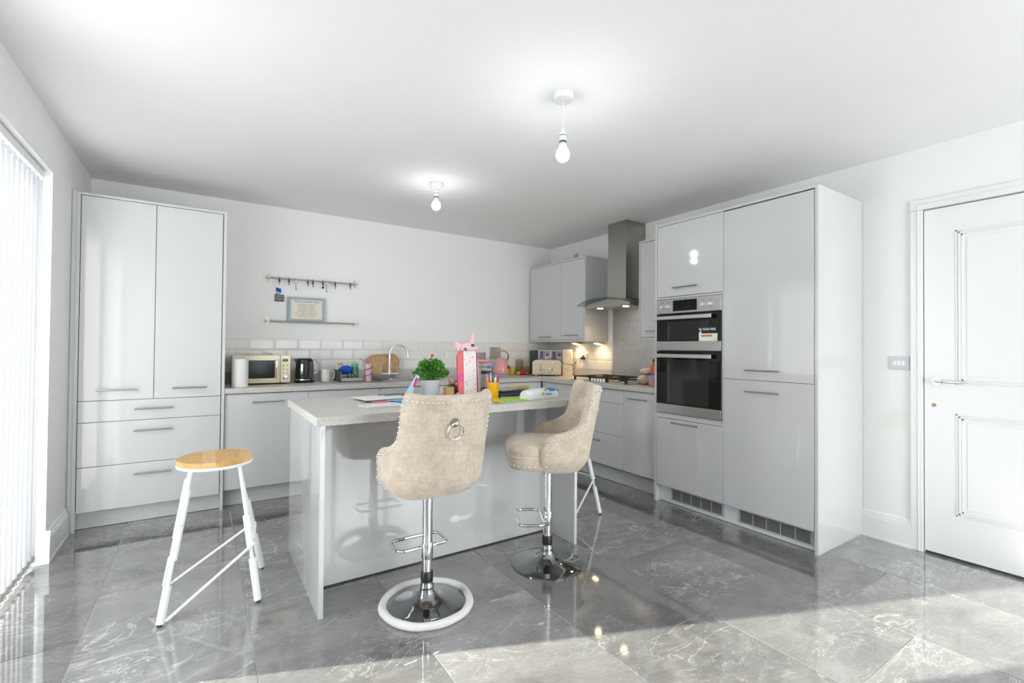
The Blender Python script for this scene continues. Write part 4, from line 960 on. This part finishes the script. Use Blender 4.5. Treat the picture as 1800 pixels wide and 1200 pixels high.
# wooden board leaning on the wall
bp = [(985,905),(940,850),(905,815),(872,770),(868,680),(840,610),(815,540),(825,490),(845,455),(885,412),(930,410),(965,402),(1010,385),(1060,392),(1110,386),(1180,380),(1240,384),(1290,373),(1345,372),(1415,392),(1440,420),(1465,450),(1500,510),(1505,545),(1485,590),(1478,650),(1463,700),(1462,745),(1435,790),(1415,835),(1340,880),(1250,893),(1150,905),(1070,898)]
ol = [((580+x/12-677)*.00588, 1.174-(590+y/12-621)*.00574-1.04) for x, y in bp][::-1]
zm = min(z for _, z in ol); lean = Vector((0, .22, 1)).normalized()
t = thing('chopping_board', 'wavy edged acacia wood board leaning on the tiles behind the tap', 'board', (-2.205, -.1, Z+.004))
bz = Z+.0045-zm*lean.z
MB().prism(ol, .016, ((-2.205, -.072, bz), (1, 0, 0), lean, (0, -lean.z, lean.y))).build('board_slab', BOARDW, t, .003)
MB().tube([Vector((-2.205, -.0887, bz))+Vector((1, 0, 0))*p[0]*.93+lean*p[1]*.93+Vector((0, -.0005, 0)) for p in ol], .003, 6, True).build('carved_groove', BARK, t)
# glass bowl in front of the tap
t = thing('plastic_bowl', 'clear smoky bowl resting on the sink drainer before the tap', 'bowl', (-2.245, -.30, Z))
MB().lathe([(.05, .002), (.085, .02), (.105, .05), (.107, .052), (.104, .052), (.083, .022), (.05, .005), (0, .005)], (-2.43+.12, -.33, Z+.0045), 32).build('bowl_wall', BOWLG, t)
MB().tube([(-2.31+.106*cos(2*pi*k/36), -.33+.106*sin(2*pi*k/36), Z+.0565) for k in range(36)], .0025, 6, True).build('bowl_rim', mat('smoky_rim', (.22, .2, .19), .2), t)
# ---- pink kettle
qx, qy = -.885, -.22
t = thing('pink_kettle', 'pastel pink dome kettle with arched handle near the corner', 'kettle', (qx, qy, Z))
MB().lathe([(.092, .001), (.094, .006), (.094, .026), (.088, .028)], (qx, qy, Z), 32).build('power_base', mat('grey_plastic', (.38, .37, .37), .4), t)
pk = MB().lathe([(.090, .030), (.092, .036), (.090, .09), (.080, .15), (.068, .19), (.055, .205), (0, .210)], (qx, qy, Z), 36).build('kettle_body', PINK, t)
MB().lathe([(.030, .208), (.028, .213), (.006, .216), (.005, .224), (.010, .230), (0, .234)], (qx, qy, Z), 24).build('lid', CHROME, pk)
MB().tube([(qx-.05, qy, Z+.155), (qx-.105, qy, Z+.182)], [.018, .013], 12).build('spout', CHROME, pk)
hd_ = MB().tube(rounded([(qx+.072, qy, Z+.16), (qx+.098, qy, Z+.21), (qx+.088, qy, Z+.262)], .03), .007, 10).build('handle_bracket', DARKGREY, pk)
MB().tube([(qx+.095, qy, Z+.252), (qx+.06, qy, Z+.282), (qx+.01, qy, Z+.294), (qx-.035, qy, Z+.292)], [.010, .011, .011, .009], 12).build('handle_grip', PINK, hd_)
MB().lathe([(.018, -.002), (.018, 0), (0, 0)], (qx+.045, qy-.083, Z+.105), 20, 'y').build('temperature_dial', DARKGREY, pk)
# yellow cup
mt = thing('yellow_cup', 'small yellow plastic cup with a white band by the pink kettle', 'cup', (-.675, -.12, Z))
MB().lathe([(.026, .001), (.028, .004), (.036, .10), (.033, .10), (.026, .006), (0, .005)], (-.675, -.12, Z), 22).build('cup_body', YELLOW, mt)
MB().lathe([(.0305, .045), (.0335, .072)], (-.675, -.12, Z), 22, caps=False).build('cup_band', PAPER, mt)
t = thing('toy_car', 'small red and yellow plastic toy at the corner of the worktop', 'toy', (-.57, -.17, Z))
MB().sphere((-.56, -.17, Z+.030), .045, 16, 10, (1.1, .8, .62)).build('toy_body', RED, t, smooth=60); MB().sphere((-.612, -.17, Z+.024), .022, 12, 8).build('toy_front', YELLOW, t, smooth=60)
t = thing('scissors', 'red handled scissors lying beside the cream toaster', 'scissors', (-.47, -.21, Z))
MB().tube([(-.49+.022*cos(2*pi*k/18), -.19, Z+.075+.022*sin(2*pi*k/18)) for k in range(18)], .005, 6, True).build('handle_loop', RED, t); MB().tube([(-.488, -.19, Z+.053), (-.47, -.20, Z+.006)], .0055, 8).build('handle_arm', RED, t)
MB().add([(-.47, -.205, Z+.004), (-.40, -.23, Z+.002), (-.40, -.215, Z+.002), (-.47, -.195, Z+.012)], [(0, 1, 2, 3)]).build('blade', CHROME, t, smooth=0)
t = thing('dark_tray', 'small dark tray with blue rim under the scissors', 'tray', (-.45, -.21, Z)); MB().box((-.50, -.30, Z+.0008), (-.425, -.12, Z+.004)).build('tray_plate', NAVY, t, .001)
# bag of orange thing
t = thing('snack_bag', 'clear bag with an orange print leaning against the tiles', 'bag', (-.50, -.05, Z))
MB().box((-.56, -.045, Z+.001), (-.46, -.035, Z+.19)).build('bag_sheet', BOWLG, t); MB().tube([(-.49+.045*cos(a)*.9, -.048, Z+.12+.055*sin(a)) for a in [1.2+.25*k for k in range(12)]], .006, 6).build('bag_print', mat('orange_print', (.75, .33, .12), .6), t)
# toaster : front faces the room (towards -x and -y)
TA = radians(-38)
t = thing('toaster', 'cream four slice toaster with chrome levers in the corner', 'toaster', (-.335, -.36, Z), TA)
TW, TD, TH = .335, .24, .185
def rr(w, h, r, n=5):
    out = []
    for cx_, cz_, a0 in ((w/2-r, h-r, 0), (-w/2+r, h-r, pi/2), (-w/2+.012, .012, pi), (w/2-.012, .012, 1.5*pi)):
        r_ = r if cz_ > .02 else .012
        for k in range(n+1): a = a0+pi/2*k/n; out.append((cx_+r_*cos(a), cz_+r_*sin(a)))
    return out
MB().prism(rr(TW, TH-.015, .04), TD, ((0, TD/2, .016), (1, 0, 0), (0, 0, 1), (0, -1, 0))).build('toaster_body', CREAM, t, .008, local=True)
for sx in (-1, 1):
    for sy in (-1, 1): MB().box((sx*.12-.012, sy*.08-.012, .001), (sx*.12+.012, sy*.08+.012, .018)).build('foot', CREAM, t, .002, local=True)
MB().box((-TW/2+.03, -TD/2-.0015, .030), (TW/2-.03, -TD/2+.001, .034)).build('trim_line', CHROME, t, local=True)
MB().box((-TW/2+.05, -.09, TH), (TW/2-.05, .09, TH+.004)).build('top_plate', STEEL, t, .001, local=True)
for k in range(4): MB().box((-.105+.058*k, -.075, TH+.0042), (-.073+.058*k, .075, TH+.0046)).build('slot', BLACK, t, local=True)
for sx in (-1, 1):
    l_ = MB().box((sx*.068-.007, -TD/2-.004, .055), (sx*.068+.007, -TD/2, .165)).build('lever_track', CHROME, t, .002, local=True)
    MB().box((sx*.068-.020, -TD/2-.022, .132), (sx*.068+.020, -TD/2-.004, .148)).build('lever_knob', CHROME, l_, .004, local=True)
    MB().lathe([(.018, 0), (.018, -.006), (.014, -.014), (0, -.015)], (sx*.032, -TD/2, .078), 20, 'y').build('dial', CHROME, t, local=True)
    for k in range(3): MB().lathe([(.0055, 0), (.0055, -.004), (0, -.004)], (sx*(.014+.019*k), -TD/2, .045), 12, 'y').build('button', CHROME, t, local=True)
# boxes behind the toaster
t = thing('photo_box', 'white box with two purple and grey photographs behind the toaster', 'box', (-.17, -.22, Z), TA)
MB().box((-.15, -.015, .001), (.15, .02, .300)).build('box_body', PAPER, t, .001, local=True)
for sx in (-1, 1):
    p_ = MB().box((sx*.075-.066, -.0164, .165), (sx*.075+.066, -.0152, .290)).build('photograph', mat('photo_mauve', (.42, .37, .44), .5), t, local=True)
    MB().box((sx*.075-.05, -.0172, .20), (sx*.075-.015, -.0164, .288)).build('photo_dark_shape', mat('photo_plum', (.16, .12, .22), .5), p_, local=True)
    MB().box((sx*.075+.004, -.0172, .166), (sx*.075+.06, -.0164, .225)).build('photo_pale_shape', mat('photo_pale', (.72, .69, .72), .5), p_, local=True)
    MB().sphere((sx*.075+.035, -.0172, .245), .014, 10, 6, (1, .1, 1)).build('photo_spot', mat('photo_violet', (.18, .05, .28), .5), p_, local=True)
t = thing('black_slab', 'black slate board standing upright left of the photo box', 'board', (-.30, -.07, Z), TA)
MB().box((-.06, -.01, .001), (.06, .01, .295)).build('slab', DARKGREY, t, .002, local=True)
t = thing('gift_box', 'tall white box patterned with thin gold lines and a circle', 'box', (-.105, -.475, Z), radians(-48))
MB().box((-.055, -.04, .001), (.055, .04, .312)).build('box_body', mat('ivory_box', (.78, .74, .66), .5), t, .001, local=True)
for a, b in (((-.05, .27), (.055, .24)), ((-.05, .24), (.055, .28)), ((-.05, .10), (.055, .05)), ((-.045, .02), (.055, .15))):
    MB().tube([(a[0], -.0405, a[1]), (b[0], -.0405, b[1])], .0012, 4).build('gold_line', GOLD, t, local=True)
MB().tube([(.038*cos(2*pi*k/28), -.0405, .20+.038*sin(2*pi*k/28)) for k in range(28)], .0013, 4, True).build('gold_circle', GOLD, t, local=True)
for k in range(6): MB().box((-.0556, -.02, .17+.018*k), (-.0551, .02, .174+.018*k)).build('side_print', INK, t, local=True)
# food bags, bottle and tub left of the oven tower
t = thing('bread_bag', 'crumpled clear bag of bread rolls beside the hob', 'bag', (-.36, -1.86, Z))
def blob(c, r, sc, amp, sd):
    random.seed(sd); b_ = MB().sphere(c, r, 20, 12, sc)
    for p in b_.v:
        q = (p-Vector(c)); p += q*random.uniform(-amp, amp)
    zm_ = min(p.z for p in b_.v)
    for p in b_.v: p.z = p.z-zm_+c[2]-r*sc[2]
    return b_
blob((-.35, -1.883, Z+.047), .09, (1.15, .82, .52), .10, 3).build('bag_film', mat('wrinkled_film', (.50, .44, .36), .18, coat=.5), t, smooth=50)
blob((-.33, -1.884, Z+.122), .075, (1.1, .95, .42), .10, 5).build('bag_top', mat('bread_beige', (.66, .56, .46), .35), t, smooth=50)
t = thing('red_bottle', 'red orange metal water bottle beside the oven tower', 'bottle', (-.39, -2.002, Z))
MB().lathe([(.034, .001), (.036, .005), (.036, .165), (.030, .19), (.018, .205), (.018, .212)], (-.39, -2.002, Z), 26).build('bottle_body', REDM, t); MB().lathe([(.019, .212), (.019, .236), (.012, .240), (0, .24)], (-.39, -2.002, Z), 20).build('cap', BLACK, t)
t = thing('plastic_tub', 'pink plastic tub with a sky blue lid beside the oven tower', 'tub', (-.468, -2.052, Z))
MB().lathe([(.036, .001), (.038, .004), (.042, .075), (0, .076)], (-.468, -2.052, Z), 24).build('tub_body', mat('pink_tub', (.62, .30, .32), .35), t); MB().lathe([(.044, .0765), (.044, .092), (.04, .094), (0, .094)], (-.468, -2.052, Z), 24).build('tub_lid', SKYB, t)

# ------------------------------------------------------------------ things on the island
def sheet(name, label, cat, poly, z, th, material, rip=0.):
    b_ = MB().prism(poly, th, ((0, 0, z), (1, 0, 0), (0, 1, 0), (0, 0, 1)))
    return tag(b_.build(name, material, None, 0), label, cat)
def quad(cx_, cy_, w_, l_, a):
    ca, sa = cos(a), sin(a); return [(cx_+ca*x-sa*y, cy_+sa*x+ca*y) for x, y in ((-w_/2, -l_/2), (w_/2, -l_/2), (w_/2, l_/2), (-w_/2, l_/2))]
sheet('paper_sheet', 'white sheet of paper at the back left of the island pile', 'paper', quad(-2.83, -1.93, .30, .21, .15), IZ+.010, .002, PAPER)
sheet('magazine', 'dark covered magazine under the white sheet on the island', 'magazine', quad(-2.80, -2.02, .29, .20, -.35), IZ+.0003, .009, NAVY)
sheet('envelope', 'white padded envelope at the front left of the island', 'envelope', quad(-2.93, -2.245, .22, .14, .12), IZ+.0003, .007, mat('off_white', (.76, .75, .72), .6))
sheet('flyer', 'small red and orange flyer poking out of the paper pile', 'flyer', quad(-2.90, -2.135, .10, .055, -.1), IZ+.0078, .002, CORAL)
sheet('leaflet', 'sky blue leaflet on top of the envelope on the island', 'leaflet', [(-2.86, -2.115), (-2.79, -2.235), (-2.62, -2.13), (-2.60, -2.00)], IZ+.0105, .002, SKYB)
sheet('receipt', 'white slip of paper by the left velvet chair back', 'paper', quad(-2.71, -2.25, .12, .07, .1), IZ+.0003, .006, PAPER)
sheet('leaf_print', 'olive patterned card at the back of the island pile', 'card', quad(-2.70, -1.80, .18, .12, .1), IZ+.0003, .012, OLIVE)
# standing card
t = thing('greeting_card', 'blue and pink card standing beside the plant pot', 'card', (-2.645, -1.95, IZ), radians(-20))
b_ = MB().prism([(-.055, 0), (-.010, 0), (.050, .135), (.028, .150)], .004, ((0, 0, .0), (1, 0, 0), (0, 0, 1), (0, -1, 0))); b_.build('card_body', mat('pale_blue_card', (.45, .62, .78), .6), t, local=True)
MB().prism([(.008, .07), (.020, .067), (.040, .125), (.026, .13)], .002, ((0, -.0045, .0), (1, 0, 0), (0, 0, 1), (0, -1, 0))).build('card_print', MAGENTA, t, local=True)
# potted plant
pp = thing('potted_plant', 'bushy green plant in a pale grey pot on the island', 'plant', (-2.495, -1.90, IZ))
PX, PY = -2.495, -1.90
MB().lathe([(.052, .001), (.054, .004), (.064, .108), (.060, .108), (.052, .09), (0, .09)], (PX, PY, IZ), 36).build('pot', GREYPOT, pp)
MB().lathe([(.054, .092), (0, .095)], (PX, PY, IZ), 20, caps=False).build('soil', SOIL, pp)
random.seed(11)
for matl, cnt, nm in ((LEAF, 330, 'foliage'), (LEAF2, 200, 'light_foliage')):
    lf = MB()
    for k in range(cnt):
        a = random.uniform(0, 2*pi); el = random.uniform(.25, 1.5); rr_ = random.uniform(.55, 1.)
        tip = Vector((cos(a)*cos(el)*.118*rr_, sin(a)*cos(el)*.105*rr_, sin(el)*.150*rr_+.090))
        base = Vector((PX, PY, IZ)); p0 = tip*1.0
        d = Vector((cos(a), sin(a), random.uniform(.2, 1.2))).normalized(); sd_ = d.cross(Vector((random.uniform(-1, 1), random.uniform(-1, 1), random.uniform(-1, 1)))).normalized()
        L = random.uniform(.018, .034); w_ = L*.36; nrm = d.cross(sd_)
        q = base+p0
        lf.add([q, q+d*L*.4+sd_*w_, q+d*L, q+d*L*.4-sd_*w_, q+d*L*.45+nrm*.003], [(0, 1, 4), (1, 2, 4), (2, 3, 4), (3, 0, 4)])
        if k % 5 == 0: lf.tube([base+Vector((cos(a)*.02, sin(a)*.02, .105)), base+p0*.6+Vector((0, 0, .03)), q], .0011, 4)
    lf.build(nm, matl, pp, smooth=0)['kind'] = 'stuff'
MB().sphere((PX+.01, PY, IZ+.268), .010, 10, 6).build('red_flower', RED, pp, smooth=60); MB().tube([(PX+.005, PY, IZ+.11), (PX+.01, PY, IZ+.262)], .0015, 5).build('flower_stem', LEAF, pp)
# wooden block, figurine
tag(MB().box((-2.425, -2.00, IZ+.0003), (-2.370, -1.945, IZ+.062)).build('wooden_block', KRAFT, None, .002), 'small brown wooden block next to the plant pot', 'block')
t = thing('craft_basket', 'small brown and green craft bundle beside the wooden block', 'ornament', (-2.345, -1.92, IZ))
blob((-2.335, -1.90, IZ+.036), .045, (1, .9, .8), .12, 9).build('bundle', mat('brown_craft', (.20, .12, .07), .8), t, smooth=40); blob((-2.335, -1.905, IZ+.092), .028, (1, .9, .8), .15, 10).build('bundle_top', PINKP, t, smooth=40)
# tall paper animal
ux, uy = -2.262, -1.99
t = thing('paper_animal', 'tall pink papercraft animal with pointed ears and spotted white body', 'papercraft', (ux, uy, IZ), radians(-18))
b_ = MB().prism([(-.030, 0), (.058, 0), (.045, .30), (-.040, .30)], .07, ((0, -.035, 0), (1, 0, 0), (0, 0, 1), (0, 1, 0))); body = b_.build('body_panel', mat('pink_dotted_paper', (.82, .76, .76), .7), t, .001, local=True)
random.seed(4)
for k in range(46):
    z = .29*random.random()**1.6+.005; x = random.uniform(-.026, .048); MB().lathe([(random.uniform(.0022, .0045), 0), (.002, -.0006), (0, -.0006)], (x-.012*(z/.3), -.0352, z), 6, 'y').build('dot', CORAL, body, local=True)
MB().prism([(-.068, .03), (-.031, 0), (-.041, .30), (-.062, .295), (-.078, .26)], .055, ((0, -.03, 0), (1, 0, 0), (0, 0, 1), (0, 1, 0))).build('side_panel', CORAL, t, .002, local=True)
MB().prism([(-.078, .155), (-.036, .155), (-.034, .10), (-.072, .09)], .002, ((0, -.0325, 0), (1, 0, 0), (0, 0, 1), (0, 1, 0))).build('side_patch', mat('hot_pink_paper', (.75, .10, .30), .6), t, local=True)
hd_ = MB().prism([(-.062, .302), (-.02, .302), (.058, .308), (.064, .320), (.030, .345), (-.01, .358), (-.05, .345)], .08, ((0, -.045, 0), (1, 0, 0), (0, 0, 1), (0, 1, 0))).build('head', PINKP, t, .004, local=True)
MB().prism([(-.045, .34), (-.105, .372), (-.090, .325), (-.070, .300)], .02, ((0, -.04, 0), (1, 0, 0), (0, 0, 1), (0, 1, 0))).build('ear', PINKP, hd_, .002, local=True)
MB().prism([(.0, .350), (.022, .420), (.034, .418), (.036, .340)], .02, ((0, -.03, 0), (1, 0, 0), (0, 0, 1), (0, 1, 0))).build('ear', PINKP, hd_, .002, local=True)
MB().sphere((.022, -.046, .338), .013, 12, 8, (1, .25, .8)).build('eye', mat('blue_eye', (.04, .05, .35), .2), hd_, local=True); MB().sphere((-.028, -.046, .312), .012, 12, 8, (1, .25, .8)).build('eye', mat('violet_eye', (.16, .07, .35), .2), hd_, local=True)
MB().sphere((.062, -.01, .314), .007, 10, 6).build('nose', CORAL, hd_, local=True)
MB().prism([(.060, 0), (.068, 0), (.056, .26), (.048, .30)], .06, ((0, -.03, 0), (1, 0, 0), (0, 0, 1), (0, 1, 0))).build('edge_panel', MAGENTA, t, local=True)
# white letter holder, brown jar, pens cup
t = thing('letter_rack', 'white upright letter holder beside the paper animal', 'letter rack', (-2.165, -1.90, IZ), radians(-30))
for k in range(3): MB().box((-.025+.024*k, -.04, .001), (-.018+.024*k, .07, .215-.012*k)).build('divider', PAPER, t, .001, local=True)
MB().box((-.025, -.04, .001), (.037, .07, .006)).build('rack_base', PAPER, t, local=True)
MB().box((-.0115, -.045, .004), (-.0045, .06, .20)).build('grey_folder', mat('blue_grey_card', (.42, .47, .55), .6), t, local=True)
t = thing('glass_jar', 'clear jar with a dark brown base between letter rack and pens', 'jar', (-2.085, -1.93, IZ))
MB().lathe([(.036, .001), (.040, .006), (.040, .13), (.034, .14)], (-2.085, -1.93, IZ), 24).build('jar_wall', BOWLG, t); MB().lathe([(.037, .003), (.037, .045), (0, .046)], (-2.085, -1.93, IZ), 24).build('jar_contents', mat('coffee_brown', (.07, .03, .015), .6), t); MB().lathe([(.0385, .1405), (.0385, .160), (0, .162)], (-2.085, -1.93, IZ), 24).build('jar_lid', NAVY, t)
t = thing('pen_cup', 'orange yellow plastic cup full of pens on the island', 'pen cup', (-2.203, -2.22, IZ))
cxp, cyp = -2.203, -2.22
MB().lathe([(.030, .001), (.032, .004), (.040, .105), (.037, .105), (.030, .006), (0, .005)], (cxp, cyp, IZ), 28).build('cup', AMBER, t)
pc = [(RED, -.022, .0, .150), (PAPER, -.008, .012, .145), (PAPER, .004, -.012, .135), (mat('lilac_pen', (.35, .33, .62), .4), .018, .004, .150), (GREENP, .008, .016, .140), (MAGENTA, .024, -.008, .145), (SKYB, -.002, .02, .165)]
for m_, dx, dy, h in pc: MB().tube([(cxp+dx*.8, cyp+dy*.8, IZ+.012), (cxp+dx*1.4, cyp+dy*1.4, IZ+h)], .0055, 8).build('pen', m_, t)
t = thing('ruler_stand', 'thin grey bar with a blue clip standing behind the pen cup', 'ruler', (-2.05, -1.82, IZ))
MB().box((-2.125, -1.825, IZ+.001), (-2.115, -1.815, IZ+.190)).build('bar_post', DARKGREY, t, .001); MB().box((-2.125, -1.826, IZ+.176), (-1.96, -1.819, IZ+.190)).build('bar', mat('slate_bar', (.22, .24, .27), .5), t, .001); MB().box((-2.01, -1.830, IZ+.172), (-1.988, -1.815, IZ+.196)).build('clip', mat('clip_blue', (.05, .22, .62), .4), t, .002)
t = thing('craft_box', 'small tan box with a rose red lid at the back of the island', 'box', (-1.98, -1.74, IZ)); MB().box((-2.02, -1.77, IZ+.001), (-1.95, -1.71, IZ+.205)).build('box_body', mat('tan_card', (.62, .54, .44), .7), t, .002); MB().box((-2.025, -1.775, IZ+.2055), (-1.965, -1.705, IZ+.222)).build('box_lid', mat('rose_red', (.70, .14, .20), .5), t, .002)
# books and mats
sheet('place_mat', 'lime green place mat at the front right of the island', 'mat', [(-2.30, -2.45), (-2.07, -2.42), (-1.98, -2.24), (-2.13, -2.20)], IZ+.0003, .004, LIME)
sheet('place_card', 'yellow card under the pen cup at the island edge', 'card', [(-2.33, -2.44), (-2.285, -2.452), (-2.19, -2.27), (-2.25, -2.28)], IZ+.0045, .002, YELLOW)
sheet('notebook', 'dark grey notebook at the bottom of the island book pile', 'book', quad(-2.02, -2.10, .26, .17, .2), IZ+.0046, .016, DARKGREY)
sheet('notebook', 'navy blue notebook in the middle of the island book pile', 'book', quad(-1.94, -2.05, .24, .16, -.1), IZ+.0208, .014, NAVY)
sheet('magazine', 'white and black magazine on the island book pile', 'magazine', quad(-2.03, -2.08, .15, .12, .35), IZ+.035, .010, mat('mono_print', (.42, .42, .44), .5))
sheet('book', 'mustard yellow book on top of the island book pile', 'book', quad(-1.90, -2.05, .20, .055, .25), IZ+.0352, .016, mat('mustard', (.62, .40, .08), .5))
# wipes
wp = thing('wipes_pack', 'white and blue pack of wet wipes on the island edge', 'wipes', (-1.94, -2.36, IZ), radians(12))
vs_, fs_ = [], []; nx_, na_ = 14, 14
for i in range(nx_+1):
    q = -1+2*i/nx_; k_ = (1-abs(q)**5)**.5 if abs(q) < 1 else 0
    hh_ = .030*max(.05, k_)+.003; ww_ = .050*(1-.12*abs(q)**3)
    for j in range(na_):
        a = 2*pi*j/na_; ca, sa = cos(a), sin(a)
        vs_.append((.135*q+.004*sin(9*q), ww_*math.copysign(abs(ca)**.6, ca), .031+hh_*math.copysign(abs(sa)**.6, sa)*(1 if sa > 0 else .0)+(-.030 if sa <= 0 else 0)))
for i in range(nx_):
    for j in range(na_):
        j2 = (j+1) % na_; fs_.append((i*na_+j, i*na_+j2, (i+1)*na_+j2, (i+1)*na_+j))
fs_ += [tuple(range(na_)), tuple(nx_*na_+j for j in range(na_))]
MB().add(vs_, fs_).build('pack_film', mat('pack_white', (.80, .82, .80), .3), wp, local=True, smooth=60)
MB().sphere((.072, -.022, .054), .042, 18, 8, (1.2, .80, .32)).build('blue_label', mat('pack_blue', (.02, .25, .58), .3), wp, local=True, smooth=60)
MB().sphere((-.02, -.0505, .034), .012, 12, 6, (1, .12, .9)).build('green_logo', LIME, wp, local=True, smooth=60); MB().prism([(-.015, 0), (.018, 0), (.003, -.014)], .001, ((.0, -.049, .062), (1, 0, 0), (0, .3, 1), (0, -1, .3))).build('orange_mark', ORANGE, wp, local=True)
MB().box((.004, -.0525, .026), (.062, -.0505, .034)).build('brand_band', mat('pack_text_blue', (.05, .35, .60), .4), wp, local=True)
